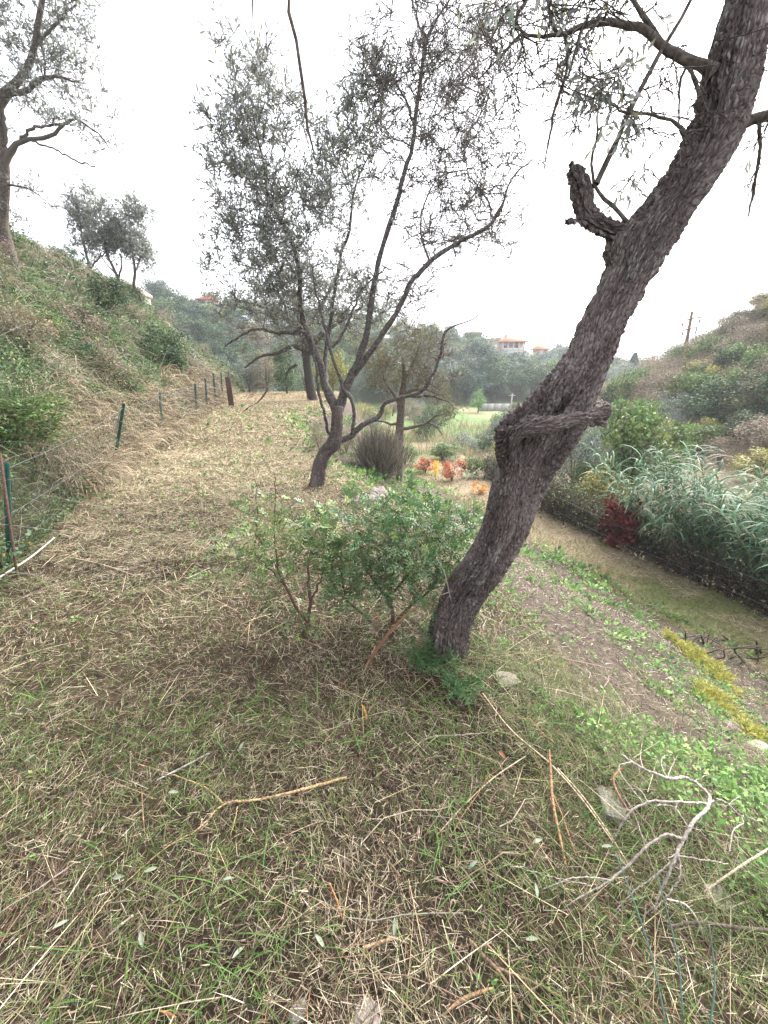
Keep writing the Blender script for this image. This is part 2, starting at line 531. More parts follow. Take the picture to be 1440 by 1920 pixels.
# far mountain ridge
mx_ = np.linspace(-300, 900, 90)
prof = 22 + 40 * fbm(mx_ * .006, 0 * mx_, 0, 77) * sstep(mx_, 0, 500) + 12 * fbm(mx_ * .03, 0 * mx_, 0, 78)
rows = []
for k, (dy, f) in enumerate([(0, 0), (60, .45), (130, .8), (190, 1.0), (260, .75), (340, 0)]):
    jit = 10 * (fbm(mx_ * .02, 0 * mx_ + k * 3.1, 0, 80) - .5) * (0 if f in (0,) else 1)
    rows.append(np.stack([mx_, np.full_like(mx_, 520 + dy) , -3.5 + prof * f + jit], -1))
MV = np.concatenate(rows)
mi = np.arange(len(MV)).reshape(6, -1)
MQ = np.stack([mi[:-1, :-1], mi[:-1, 1:], mi[1:, 1:], mi[1:, :-1]], -1).reshape(-1, 4)
obj('mountain', mesh_np('mountain', MV, quads=MQ, cols=np.array([.16, .15, .14]), smooth=True), M_GROUND, kind='structure')

# ---------------------------------------------------------------- bark-covered solid wood (trunks, stubs)
def closed_tube(p4, sides=20):
    p4 = np.asarray(p4, float)
    V, q = tubes(p4[None, :, :3], p4[None, :, 3], sides)
    k = len(p4)
    V = np.concatenate([V, p4[:1, :3], p4[-1:, :3]])
    F = [tuple(int(i) for i in f) for f in q]
    a, b = k * sides, k * sides + 1
    for j in range(sides):
        F.append((a, (j + 1) % sides, j))
        F.append((b, (k - 1) * sides + j, (k - 1) * sides + (j + 1) % sides))
    return V, F

def voronoi_edge(P, s=0):
    """F2-F1 of a jittered 3-D cell pattern"""
    i0 = np.floor(P).astype(np.int64)
    f1 = np.full(len(P), 9.0); f2 = np.full(len(P), 9.0)
    for a in (-1, 0, 1):
        for b in (-1, 0, 1):
            for c in (-1, 0, 1):
                i, j, k = i0[:, 0] + a, i0[:, 1] + b, i0[:, 2] + c
                q = np.stack([i + _hash(i, j, k, s), j + _hash(i, j, k, s + 1), k + _hash(i, j, k, s + 2)], -1)
                d = np.linalg.norm(P - q, axis=1)
                f2 = np.where(d < f1, f1, np.minimum(f2, d))
                f1 = np.minimum(f1, d)
    return f2 - f1

def bark_mesh(name, solids, axis, voxel=0.006, amp=0.006, lump=0.012, plate=0.02, dents=(), seed=0):
    vs_, fs_, n = [], [], 0
    for p4 in solids:
        V, F = closed_tube(p4)
        vs_.append(V); fs_ += [tuple(i + n for i in f) for f in F]; n += len(V)
    me = bpy.data.meshes.new(name + '_rough')
    me.from_pydata([tuple(v) for v in np.concatenate(vs_)], [], fs_)
    me.update()
    t = bpy.data.objects.new('tmp', me); COL.objects.link(t)
    md = t.modifiers.new('r', 'REMESH'); md.mode = 'VOXEL'; md.voxel_size = voxel
    dg = bpy.context.evaluated_depsgraph_get(); dg.update()
    out = bpy.data.meshes.new_from_object(t.evaluated_get(dg))
    bpy.data.objects.remove(t); bpy.data.meshes.remove(me)
    nv = len(out.vertices)
    P = np.zeros(nv * 3, np.float32); out.vertices.foreach_get('co', P); P = P.reshape(-1, 3).astype(float)
    N = np.zeros(nv * 3, np.float32); out.vertices.foreach_get('normal', N); N = N.reshape(-1, 3).astype(float)
    ax = spline(np.asarray(axis)[:, :3], 120)
    s = np.r_[0, np.cumsum(np.linalg.norm(np.diff(ax, axis=0), axis=1))]
    tan = norm(np.gradient(ax, axis=0))
    d2 = ((P[:, None, :] - ax[None]) ** 2).sum(-1) if nv * 120 < 3e7 else None
    if d2 is None:
        idx = np.concatenate([((c[:, None, :] - ax[None]) ** 2).sum(-1).argmin(1) for c in np.array_split(P, 20)])
    else:
        idx = d2.argmin(1)
    rel = P - ax[idx]
    al = (rel * tan[idx]).sum(-1)
    ss = s[idx] + al
    rel = rel - al[:, None] * tan[idx]
    ref = np.array([0.15, 1.0, 0.1])
    e1 = norm(np.cross(tan, ref)); e2 = np.cross(tan, e1)
    x1 = (rel * e1[idx]).sum(-1); x2 = (rel * e2[idx]).sum(-1)
    tw = ss * 0.5
    u1 = x1 * np.cos(tw) - x2 * np.sin(tw); u2 = x1 * np.sin(tw) + x2 * np.cos(tw)
    co = np.stack([u1, u2, ss * 0.30], -1)
    w = (np.stack([vnoise(*(co * 45).T, s=seed + k) for k in (1, 2, 3)], -1) - .5) * 0.012
    e = voronoi_edge((co + w) / plate, seed)
    pl = sstep(e, 0.02, 0.33)
    pl2 = sstep(voronoi_edge((co + w * 1.6) / (plate * .5), seed + 9), 0.02, 0.4)
    rid = fbm(u1 * 20, u2 * 20, ss * 2.2, seed + 20, 3) - .5
    disp = amp * (pl - .6) + amp * .45 * (pl2 - .5) + lump * 1.6 * rid + lump * (fbm(*(P * 7).T, s=seed + 5, o=3) - .5)
    disp += amp * .8 * (vnoise(*(co * 160).T, s=seed + 7) - .5)
    fiss = 1 - np.abs(2 * fbm(u1 * 30 + 3, u2 * 30, ss * 3.2, seed + 50, 3) - 1)
    disp -= amp * 1.6 * sstep(fiss, .82, 1.0)
    disp *= .45 + .95 * sstep(fbm(u1 * 9, u2 * 9, ss * 2.5, seed + 33, 3), .3, .65)
    for (c, rad, depth, dirn) in dents:
        dd = (P - np.asarray(c))
        if dirn is not None:
            al2 = (dd * np.asarray(dirn)).sum(-1)
            dd = dd - 0.62 * al2[:, None] * np.asarray(dirn)
        g = np.exp(-((np.linalg.norm(dd, axis=1) / rad) ** 4))
        disp = disp - depth * g
    P = P + N * disp[:, None]
    out.vertices.foreach_set('co', P.astype(np.float32).ravel())
    a = out.attributes.new('bark_co', 'FLOAT_VECTOR', 'POINT')
    a.data.foreach_set('vector', co.astype(np.float32).ravel())
    out.polygons.foreach_set('use_smooth', np.ones(len(out.polygons), dtype=bool))
    out.name = name
    out.materials.clear(); out.materials.append(M_BARK)
    out.update()
    return out

def trace(pts, Y, wscale=1.0, n=None):
    """photo pixels (u, v, width[, dY]) -> world x, y, z, radius"""
    out = []
    for p in pts:
        yy = Y + (p[3] if len(p) > 3 else 0)
        c = at(p[0], p[1], yy)
        out.append([*c, 0.5 * px2m(p[2], yy, p[1]) * wscale])
    out = np.array(out)
    return spline(out, n) if n else out

# ---------------------------------------------------------------- generic tree growth
class Grow:
    """limbs (list of k x 4 arrays) + leaf-mass blobs -> branches, twigs, leaves"""
    def __init__(s, limbs, seed, tip=.002):
        s.r = rng(seed)
        s.tip = tip
        s.limbs = limbs
        s.nodes = np.concatenate([l[:, :3] for l in limbs])
        s.nr = np.concatenate([l[:, 3] for l in limbs])
        s.br, s.brr = [], []
    def fill(s, blobs, n, droop=0.05, rmax=0.02, curl=0.18, up=0.0, zmin=None):
        r = s.r
        w = np.array([b[6] if len(b) > 6 else b[3] * b[4] for b in blobs], float); w /= w.sum()
        k = r.choice(len(blobs), n, p=w)
        B = np.array([b[:6] for b in blobs])[k]
        d = norm(r.normal(size=(n, 3))) * (r.uniform(0.05, 1, (n, 1)) ** 0.45)
        T = B[:, :3] + d * B[:, 3:6]
        if zmin is not None:
            T[:, 2] = np.maximum(T[:, 2], zmin)
        lim = np.concatenate([l[:, :3] for l in s.limbs])
        o = np.argsort([((lim - t) ** 2).sum(1).min() for t in T])
        cap = len(s.nodes) + n * 5
        ND = np.zeros((cap, 3)); NR = np.zeros(cap); m = len(s.nodes)
        ND[:m] = s.nodes; NR[:m] = s.nr
        for i in o:
            t = T[i]
            dv = ND[:m] - t
            dist = np.sqrt((dv ** 2).sum(1)) - 0.5 * dv[:, 2].clip(-1, 0) * 0 + 0.35 * np.maximum(dv[:, 2], 0)
            j = int(dist.argmin())
            a = ND[j]; L = np.linalg.norm(t - a)
            if L < 0.03: continue
            f = np.linspace(0, 1, 6)[:, None]
            off = r.normal(size=3) * curl * L
            P = a + (t - a) * f + off * np.sin(f * math.pi) + np.array([0, 0, 1]) * (up * L * np.sin(f * math.pi) - droop * L * f * f)
            P[1:] += r.normal(size=(5, 3)) * 0.03 * L
            r0 = min(NR[j] * 0.75, rmax, s.tip * 1.3 + 0.014 * L)
            rr = np.linspace(r0, max(r0 * .35, s.tip), 6)
            s.br.append(P); s.brr.append(rr)
            ND[m:m + 5] = P[1:]; NR[m:m + 5] = rr[1:]; m += 5
        s.nodes, s.nr = ND[:m], NR[:m]
    def twigs(s, per, lmin, lmax, up=0.2, rad=0.002, spread=0.9, filt=None):
        r = s.r
        B = np.array(s.br)
        if filt is not None:
            B = B[filt(B[:, -1])]
        n = len(B) * per
        b = np.repeat(np.arange(len(B)), per)
        f = r.uniform(0.15, 1.0, n) * 4.999
        i = f.astype(int); g = (f - i)[:, None]
        a = B[b, i] * (1 - g) + B[b, i + 1] * g
        tn = norm(B[b, i + 1] - B[b, i])
        d = norm(tn * 0.55 + norm(r.normal(size=(n, 3))) * spread + np.array([0, 0, up]))
        L = r.uniform(lmin, lmax, n)[:, None]
        bend = r.normal(size=(n, 3)) * 0.15
        P = np.stack([a, a + d * L * .5 + bend * L * .4, a + d * L + bend * L * .3], 1)
        R_ = np.stack([np.full(n, rad * 1.3), np.full(n, rad), np.full(n, rad * .5)], 1)
        return P, R_
    def branch_mesh(s, name, tw=None, twr=None, color=(.1, .085, .07), off=(0, 0, 0), sides=4):
        b = Buf()
        B = np.array(s.br)
        if len(B):
            V, q = tubes(B, np.array(s.brr), sides)
            b.add(V, q, np.array(color))
        if tw is not None and len(tw):
            V, q = tubes(tw, twr, 3)
            b.add(V, q, np.array(color) * 1.1)
        return b.mesh(name, off)

def leaves_on(tw, per, L, W, table, seed, hang=0.0, ratio=0.35):
    """leaves along twigs (T,3,3)"""
    r = rng(seed)
    n = len(tw) * per
    b = np.repeat(np.arange(len(tw)), per)
    f = r.uniform(0.1, 1.0, n) * 1.999
    i = f.astype(int); g = (f - i)[:, None]
    a = tw[b, i] * (1 - g) + tw[b, i + 1] * g
    tn = norm(tw[b, i + 1] - tw[b, i] + 1e-6)
    d = norm(tn * 0.7 + norm(r.normal(size=(n, 3))) * 0.8 + np.array([0, 0, -hang]))
    N = norm(r.normal(size=(n, 3)) + np.array([0, 0, 1.0]))
    ll = r.uniform(.65, 1.2, n) * L
    V, q = leaves(a, d, N, ll, ll * W / L * r.uniform(.8, 1.2, n))
    c = np.repeat(pick(r, n, table), 4, axis=0)
    return V, q, c

def limb_mesh(name, p4, color, off=(0, 0, 0), sides=10, seed=0, rough=0.10):
    p4 = np.asarray(p4, float)
    V, q = tubes(p4[None, :, :3], p4[None, :, 3], sides)
    cen = np.repeat(p4[:, :3], sides, axis=0)
    rel = V - cen
    k = 1 + rough * 2 * (fbm(V[:, 0] * 25, V[:, 1] * 25, V[:, 2] * 9, seed, 3) - .5)
    V = cen + rel * k[:, None]
    V = np.concatenate([V, p4[-1:, :3]])
    e = len(V) - 1
    n0 = (len(p4) - 1) * sides
    cap = np.array([[n0 + j, n0 + (j + 1) % sides, e, e] for j in range(sides)])
    me = mesh_np(name, V - np.asarray(off), quads=q, tris=cap[:, :3], cols=np.array(color), smooth=True)
    return me

OLIVE = [(4, (.16, .18, .16)), (3, (.22, .24, .22)), (2, (.32, .335, .32)), (1, (.19, .20, .10))]

# ---------------------------------------------------------------- the leaning olive in the foreground
TY = 1.9
tr = trace([(832, 1262, 94, -.02), (838, 1225, 84, -.01), (846, 1169, 76), (874, 1106, 82), (918, 1044, 82), (949, 981, 88), (968, 919, 100),
            (993, 862, 112), (1016, 815, 130), (1042, 775, 128), (1066, 735, 108), (1104, 669, 86), (1133, 596, 84), (1168, 530, 86),
            (1203, 462, 100), (1258, 384, 92), (1337, 256, 98), (1373, 128, 96), (1408, 0, 92), (1446, -130, 86), (1470, -300, 76), (1470, -520, 60)], TY)
tr[:, 3] *= .93
base = tr[0, :3].copy()
tr[0, 2] -= 0.12
olive = thing('olive_tree', 'large olive tree with thick leaning bark-covered trunk beside the green shrubs', 'tree', tuple(base))
def F(u, v, dy): return at(u, v, TY + dy)
axis = spline(tr, 40)
dents = [(F(1052, 766, -.16), .035, .09, norm(F(1072, 752, -.16) - F(1040, 780, -.16))),
         (F(1008, 812, -.18), .03, .022, None), (F(962, 905, -.16), .02, .012, None), (F(985, 842, -.18), .02, .02, None)]
roll = trace([(962, 862, 14, -.13), (964, 832, 20, -.15), (976, 810, 28, -.16), (1000, 800, 38, -.17), (1030, 795, 37, -.175), (1062, 788, 28, -.16),
              (1090, 781, 32, -.11), (1106, 777, 38, -.05), (1122, 775, 46, -.015), (1130, 775, 48, -.01), (1132, 775, 46, -.01)], TY, 1, 34)
fill_ = roll.copy(); fill_[:, 1] += .045; fill_[:, 3] *= .8; fill_ = fill_[3:-6]
me = bark_mesh('trunk', [spline(tr, 60), fill_,
                         trace([(1020, 770, 60, 0), (968, 796, 58, -.01), (950, 806, 36, -.02), (940, 812, 22, -.02)], TY, 1, 12),
                         trace([(950, 800, 40, -.05), (958, 850, 50, -.04), (972, 910, 40, -.03), (978, 950, 20, .02)], TY, 1, 12),
                         trace([(1190, 440, 70, 0), (1165, 470, 60, 0), (1172, 520, 30, 0)], TY, 1, 8)],
               axis, voxel=.005, amp=.0085, lump=.017, plate=.0125, dents=dents, seed=3)
for v in me.vertices: pass
def shift(me, off):
    n = len(me.vertices); a = np.zeros(n * 3, np.float32); me.vertices.foreach_get('co', a)
    a = a.reshape(-1, 3) - np.asarray(off, np.float32); me.vertices.foreach_set('co', a.ravel()); me.update(); return me
obj('trunk', shift(me, base), M_BARK, olive)
# callused branch scar that wraps across the trunk and ends in a sawn stub
me = bark_mesh('branch_scar', [roll], roll, voxel=.0045, amp=.007, lump=.016, plate=.018,
               dents=[(F(1030, 792, -.235), .016, .022, norm(F(1050, 790, -.23) - F(1010, 795, -.23)))], seed=31)
obj('branch_scar', shift(me, base), M_BARK, olive, label='gnarled callused scar ending in a sawn stub')
# sawn fork that sticks out to the left
st = trace([(1196, 462, 60), (1168, 446, 46), (1138, 430, 38), (1112, 415, 36), (1098, 396, 36), (1092, 365, 38), (1084, 340, 34), (1074, 318, 22), (1068, 308, 7)], TY, 1, 26)
nub = trace([(1105, 414, 22), (1086, 414, 15), (1072, 415, 12), (1062, 419, 10)], TY - .02, 1, 8)
nub2 = trace([(1098, 362, 20), (1112, 350, 18), (1119, 338, 14)], TY, 1, 6)
me = bark_mesh('cut_branch', [st, nub, nub2], st, voxel=.0045, amp=.008, lump=.013, plate=.017,
               dents=[(F(1079, 345, -.05), .02, .028, norm(F(1085, 370, -.05) - F(1075, 325, -.05)))], seed=41)
obj('cut_branch', shift(me, base), M_BARK, olive, label='short sawn-off fork of the trunk')
WOOD = (.085, .072, .06)
limbs = []
LB = [
    [(1336, 136, 34), (1323, 127, 26), (1284, 113, 22), (1242, 84, 19), (1199, 51, 16), (1165, 41, 14), (1122, 43, 13), (1084, 49, 12), (1055, 66, 9), (1010, 66, 7), (978, 66, 6), (955, 90, 5), (925, 122, 4), (895, 150, 3)],
    [(1118, 345, 13), (1156, 265, 12), (1199, 179, 11), (1237, 103, 10), (1262, 62, 9), (1290, 10, 8), (1325, -70, 7), (1350, -160, 5)],
    [(1182, 424, 10), (1155, 392, 9), (1131, 365, 8), (1116, 338, 7), (1110, 300, 6), (1122, 255, 5), (1122, 200, 4), (1128, 150, 3)],
    [(1284, 258, 9), (1255, 232, 7), (1225, 215, 6), (1199, 212, 6), (1172, 208, 5), (1130, 190, 4), (1080, 170, 3)],
    [(1312, 182, 9), (1300, 150, 8), (1284, 128, 7), (1275, 175, 5), (1272, 210, 4), (1278, 250, 3)],
    [(1395, 232, 26), (1420, 222, 24), (1440, 218, 22), (1480, 205, 19), (1540, 170, 15), (1600, 100, 11), (1640, 0, 8)],
    [(1425, 226, 8), (1428, 262, 7), (1420, 320, 6), (1411, 368, 5), (1406, 405, 3)],
    [(1242, 84, 13), (1215, 40, 11), (1190, 0, 9), (1150, -60, 8), (1100, -150, 6)],
    [(1060, 62, 9), (1066, 88, 7), (1050, 179, 6), (1028, 256, 5), (1020, 318, 2)],
    [(1052, 66, 8), (1030, 20, 7), (1024, -20, 6), (1000, -90, 5)],
    [(985, 64, 6), (968, 36, 8), (985, 2, 9), (1020, -60, 9)],
    [(1092, 52, 7), (1078, 100, 6), (1062, 150, 5), (1040, 200, 3)],
    [(1460, -240, 62, .05), (1300, -420, 48, -.1), (1050, -480, 38, -.25), (800, -420, 26, -.35), (640, -280, 17, -.4), (560, -120, 12, -.42),
     (541, 0, 9, -.42), (551, 58, 8, -.42), (562, 133, 8, -.42), (571, 191, 7, -.42), (582, 249, 6, -.42), (593, 288, 3, -.42)],
    [(640, -280, 12, -.4), (520, -200, 9, -.4), (480, -80, 6, -.4), (474, 0, 4, -.4), (473, 40, 2, -.4)],
]
for k, l in enumerate(LB):
    p4 = trace(l, TY - .02, .8, 36 if len(l) > 8 else 16)
    p4[1:, :3] += np.repeat(rng(k).normal(size=(12, 3)), 3, 0)[:len(p4) - 1] * .004
    limbs.append(p4)
    obj('branch', limb_mesh('branch', p4, WOOD, base, 10, k, .2), M_LIMB, olive)
g = Grow([l for l in limbs[:6] + limbs[7:12]], 5)
def bl(u, v, Y, ru, rv, rY, w=None):
    c = at(u, v, Y)
    s = px2m(1, Y, v)
    t = [*c, ru * s, rY, rv * s]
    return t + [w if w else ru * rv]
g.fill([bl(1200, 120, 1.85, 110, 110, .35), bl(1090, 120, 1.85, 110, 120, .4), bl(1230, 260, 1.9, 60, 70, .25), bl(960, 60, 1.8, 70, 80, .3), bl(1120, -80, 1.8, 240, 100, .5),
        bl(1500, 100, 1.9, 120, 160, .4), bl(1420, 290, 1.9, 18, 90, .1)], 230, droop=.22, rmax=.006, curl=.16)
tw, twr = g.twigs(5, .05, .18, up=-.35, rad=.0016)
obj('twigs', g.branch_mesh('twigs', tw, twr, (.075, .062, .055), base), M_TWIG, olive, kind='stuff')
keep = (vnoise(*(tw[:, 1] * 7).T, s=4) > .66)
bf = Buf(); bf.add(*leaves_on(tw[keep], 7, .046, .0105, OLIVE, 11, .25))
obj('foliage', bf.mesh('foliage', base), M_OLIVE, olive, kind='stuff')

# ---------------------------------------------------------------- the forked olive beside the path
MY = 5.5
mb = at(594, 912, 5.4); mb[2] = float(hgt(mb[0:1], mb[1:2])[0])
mid = thing('olive_tree', 'slender many-stemmed olive tree with thin crown at the path edge', 'tree', tuple(mb))
t0 = trace([(592, 922, 44), (595, 905, 36), (603, 861, 32), (612, 845, 32), (624, 834, 34), (630, 815, 30), (632, 790, 27), (633, 762, 27)], 5.4, .8, 20)
t0[0, 2] -= .08
obj('trunk', shift(bark_mesh('trunk', [t0], t0, voxel=.008, amp=.006, lump=.012, plate=.025, seed=51), mb), M_BARK, mid)
MLB = [
    [(634, 775, 27), (622, 748, 24), (607, 711, 22, .1), (598, 681, 20, .15), (581, 642, 17, .2), (568, 603, 14, .3), (562, 560, 12, .3), (562, 511, 11, .3), (538, 436, 9, .2), (505, 375, 7, .1), (494, 311, 6), (478, 240, 4), (470, 190, 2)],
    [(634, 772, 26), (645, 742, 24), (654, 719, 22), (667, 689, 20), (680, 646, 17), (692, 590, 15), (700, 540, 14), (711, 489, 13), (738, 400, 12), (764, 311, 11), (780, 222, 10), (793, 111, 9), (800, 72, 8), (820, 35, 6), (846, -5, 5), (870, -60, 3)],
    [(662, 702, 18), (680, 680, 16, -.1), (710, 637, 14, -.2), (745, 581, 13, -.3), (773, 529, 12, -.35), (809, 489, 11, -.4), (862, 453, 10, -.4), (924, 418, 8, -.4), (942, 387, 7, -.4), (956, 342, 5, -.4), (1000, 293, 3, -.4)],
    [(640, 824, 18), (661, 814, 15), (684, 795, 13), (706, 784, 12), (723, 756, 10), (740, 749, 10, -.1), (771, 743, 9, -.1), (792, 732, 9, -.2), (809, 706, 8, -.2), (826, 663, 7, -.2), (839, 620, 6, -.2), (857, 610, 4, -.2), (878, 603, 3, -.2), (917, 573, 2, -.2)],
    [(661, 812, 9, -.05), (663, 785, 9, -.1), (664, 762, 9, -.1), (656, 742, 9, -.1), (645, 728, 9, -.1), (634, 700, 8, -.1), (621, 660, 8, -.1), (612, 620, 7), (602, 590, 6), (593, 555, 5), (585, 500, 4)],
    [(618, 655, 8, -.1), (628, 646, 8), (640, 630, 7), (655, 600, 6), (671, 560, 5), (690, 530, 4), (725, 500, 3)],
    [(621, 822, 10, .02), (612, 795, 8, .02), (604, 760, 7), (598, 741, 7), (594, 700, 6), (588, 665, 5), (585, 630, 4)],
    [(575, 628, 9, .25), (560, 620, 8), (547, 622, 8), (512, 622, 7), (482, 617, 6), (452, 629, 5), (422, 648, 3)],
    [(607, 705, 11, .1), (612, 650, 10, .3), (625, 560, 9, .4), (640, 480, 8, .5), (656, 425, 7, .5), (665, 350, 5, .5), (692, 290, 3, .5)],
    [(800, 76, 7), (785, 45, 5), (773, 0, 4), (765, -60, 3)],
    [(776, 235, 6), (760, 185, 5), (740, 155, 4), (705, 142, 4), (672, 152, 2)],
    [(806, 492, 6, -.4), (790, 440, 5, -.4), (796, 380, 4, -.4), (830, 330, 3, -.3), (900, 315, 2, -.3)],
    [(926, 416, 5, -.4), (912, 370, 4, -.4), (880, 330, 3, -.4), (870, 280, 2, -.4)],
    [(771, 743, 6, -.1), (800, 742, 5), (825, 747, 4), (850, 760, 2)],
]
mlimbs = []
for k, l in enumerate(MLB):
    p4 = trace(l, MY, .74, 64)
    p4[1:, :3] += np.repeat(rng(60 + k).normal(size=(16, 3)), 4, 0)[:63] * .007
    mlimbs.append(p4)
    obj('limb', limb_mesh('limb', p4, (.085, .077, .072), mb, 12, 60 + k, .32), M_LIMB, mid)
g = Grow(mlimbs, 8, .0042)
leafy = [bl(480, 170, 5.5, 75, 80, .6), bl(440, 270, 5.5, 60, 60, .6), bl(530, 310, 5.6, 120, 90, .8), bl(470, 400, 5.6, 90, 90, .8), bl(570, 430, 5.8, 110, 80, .8), bl(490, 520, 5.8, 110, 80, .9),
         bl(610, 540, 6.0, 110, 70, .9), bl(540, 590, 5.9, 130, 45, .8), bl(690, 170, 5.6, 60, 70, .4), bl(680, 240, 5.7, 70, 60, .5), bl(650, 330, 5.8, 70, 70, .6), bl(680, 560, 5.8, 80, 50, .6), bl(720, 610, 5.7, 70, 30, .5)]
bare = [bl(830, 60, 5.5, 110, 90, .7), bl(880, 170, 5.4, 120, 110, .8), bl(860, 300, 5.3, 110, 110, .7), bl(930, 400, 5.2, 90, 80, .6), bl(830, 430, 5.4, 80, 80, .5), bl(760, 540, 5.5, 60, 50, .5), bl(760, 150, 5.5, 60, 80, .5), bl(740, 330, 5.6, 40, 90, .5), bl(720, 120, 5.5, 60, 60, .5), bl(820, 690, 5.4, 60, 50, .4)]
g.fill(leafy, 680, droop=.02, rmax=.012, up=.1)
nb = len(g.br)
g.fill(bare, 620, droop=.02, rmax=.010, up=.1, curl=.22)
allb, allr = g.br, g.brr
g.br, g.brr = allb[:nb], allr[:nb]
tw1, tr1 = g.twigs(5, .10, .32, up=.45, rad=.003)
g.br, g.brr = allb[nb:], allr[nb:]
tw2, tr2 = g.twigs(7, .08, .30, up=.15, rad=.0033, spread=1.1)
g.br, g.brr = allb, allr
obj('twigs', g.branch_mesh('twigs', np.concatenate([tw1, tw2]), np.concatenate([tr1, tr2]), (.10, .085, .075), mb), M_TWIG, mid, kind='stuff')
bf = Buf(); bf.add(*leaves_on(tw1, 7, .064, .017, OLIVE, 12))
bf.add(*leaves_on(tw2[::5], 3, .055, .014, OLIVE, 13))
obj('foliage', bf.mesh('foliage', mb), M_OLIVE, mid, kind='stuff')

# ---------------------------------------------------------------- further single trees
def traced_tree(label, basepx, Y, trunk, limbs, blobs, n, per=5, leafL=.06, leafW=.017, per_leaf=8, table=OLIVE, seed=0, lt=(.12, .35), up=.3, droop=.02, color=(.095, .08, .068), rmax=.02, base_z=None, trad=.004, name='tree', frac=1.0):
    b = at(*basepx, Y)
    b[2] = float(hgt(b[0:1], b[1:2])[0]) if base_z is None else base_z
    root = thing(name, label, 'tree', tuple(b))
    tp = trace(trunk, Y, 1, 20)
    tp[0, :3] = b; tp[0, 2] -= .1
    obj('trunk', limb_mesh('trunk', tp, color, b, 12, seed, .25), M_LIMB, root)
    ls = [tp]
    for k, l in enumerate(limbs):
        p4 = trace(l, Y, 1, 20)
        p4[1:, :3] += rng(seed + k).normal(size=p4[1:, :3].shape) * .01
        obj('limb', limb_mesh('limb', p4, color, b, 7, seed + k, .2), M_TWIG, root)
        ls.append(p4)
    gg = Grow(ls, seed, trad * 1.3)
    gg.fill(blobs, n, droop=droop, rmax=rmax, up=.08)
    tw, trr = gg.twigs(per, lt[0], lt[1], up=up, rad=trad)
    obj('twigs', gg.branch_mesh('twigs', tw, trr, color, b), M_TWIG, root, kind='stuff')
    bf = Buf(); bf.add(*leaves_on(tw[:int(len(tw) * frac)], per_leaf, leafL, leafW, table, seed + 1))
    obj('foliage', bf.mesh('foliage', b), M_OLIVE, root, kind='stuff')
    return root

# tall olive on the bank at the photograph's edge
traced_tree('tall olive tree standing on top of the grassy bank above the fence', (2, 432), 9.6,
            [(0, 450, 26), (2, 400, 22), (6, 340, 20), (4, 300, 20), (-4, 230, 18), (-2, 190, 18), (14, 172, 15), (40, 145, 12), (62, 100, 10), (70, 50, 9), (80, 0, 8), (90, -80, 5)],
            [[(10, 320, 14), (16, 290, 12), (30, 272, 9), (60, 262, 7), (95, 255, 6), (115, 240, 5), (134, 226, 4), (165, 235, 3), (205, 277, 2)],
             [(34, 268, 5), (50, 246, 5), (95, 235, 4), (130, 232, 3)], [(60, 264, 4), (100, 278, 3), (135, 298, 3), (178, 312, 2)],
             [(14, 172, 12), (45, 172, 9), (70, 155, 8), (95, 142, 6), (140, 152, 3)], [(70, 50, 6), (82, 100, 4), (85, 145, 3)], [(-4, 230, 8), (-40, 150, 6), (-60, 40, 4)],
             [(10, 300, 5), (8, 230, 6), (-2, 180, 4)], [(64, 90, 5), (110, 40, 4), (150, 0, 3)], [(6, 345, 5), (40, 350, 3), (80, 372, 2), (104, 400, 1)]],
            [bl(120, 20, 9.6, 70, 60, 1.0), bl(60, -10, 9.6, 90, 60, 1.2), bl(30, 60, 9.6, 60, 60, 1.0), bl(140, 90, 9.6, 30, 30, .6), bl(130, 130, 9.6, 60, 30, .6), bl(110, 195, 9.6, 50, 40, .7), bl(200, 190, 9.6, 26, 30, .3), bl(60, 190, 9.6, 50, 40, .7), bl(170, 255, 9.6, 36, 25, .4), bl(60, 355, 9.6, 30, 18, .3), bl(92, 388, 9.6, 16, 16, .2), bl(25, 405, 9.6, 18, 15, .2), bl(-60, 100, 9.6, 80, 120, 1)],
            230, 5, .085, .024, 8, seed=101, rmax=.03, lt=(.15, .4))
# three thin trees on the crest
CY = 17.5
def crest_tree(label, base, limbs, blobs, n, seed):
    return traced_tree(label, base, CY, limbs[0], limbs[1:], blobs, n, 5, .13, .04, 7, seed=seed, rmax=.035, lt=(.2, .5), trad=.005, name='crest_tree')
crest_tree('thin olive tree with tall pointed crown on the bank crest', (163, 530), [[(163, 532, 6), (168, 505, 5), (160, 470, 4), (153, 440, 3), (150, 400, 3)], [(166, 510, 3), (180, 490, 3), (200, 470, 2)]],
           [bl(156, 385, CY, 24, 42, .8), bl(148, 420, CY, 24, 34, .8), bl(165, 465, CY, 26, 30, .8)], 90, 111)
crest_tree('thin forked olive tree with dense round crown on the bank crest', (212, 552), [[(212, 550, 7), (222, 525, 6), (214, 505, 5), (200, 475, 4), (196, 450, 3)], [(222, 524, 4), (228, 500, 3), (227, 475, 2)], [(216, 512, 3), (196, 490, 2), (186, 470, 2)]],
           [bl(208, 425, CY, 40, 38, 1.1), bl(200, 455, CY, 34, 30, 1), bl(226, 455, CY, 28, 30, .9), bl(244, 398, CY, 22, 24, .6)], 170, 121)
crest_tree('crooked bare-stemmed olive tree at the lower end of the bank crest', (264, 572), [[(265, 575, 8), (262, 558, 7), (252, 540, 6), (253, 510, 5), (250, 485, 4), (246, 465, 3)], [(258, 562, 3), (246, 548, 2), (236, 535, 2)], [(252, 512, 3), (262, 490, 2), (268, 470, 1)]],
           [bl(252, 452, CY, 28, 30, .8), bl(268, 480, CY, 16, 24, .6), bl(262, 398, CY, 24, 16, .5)], 80, 131)
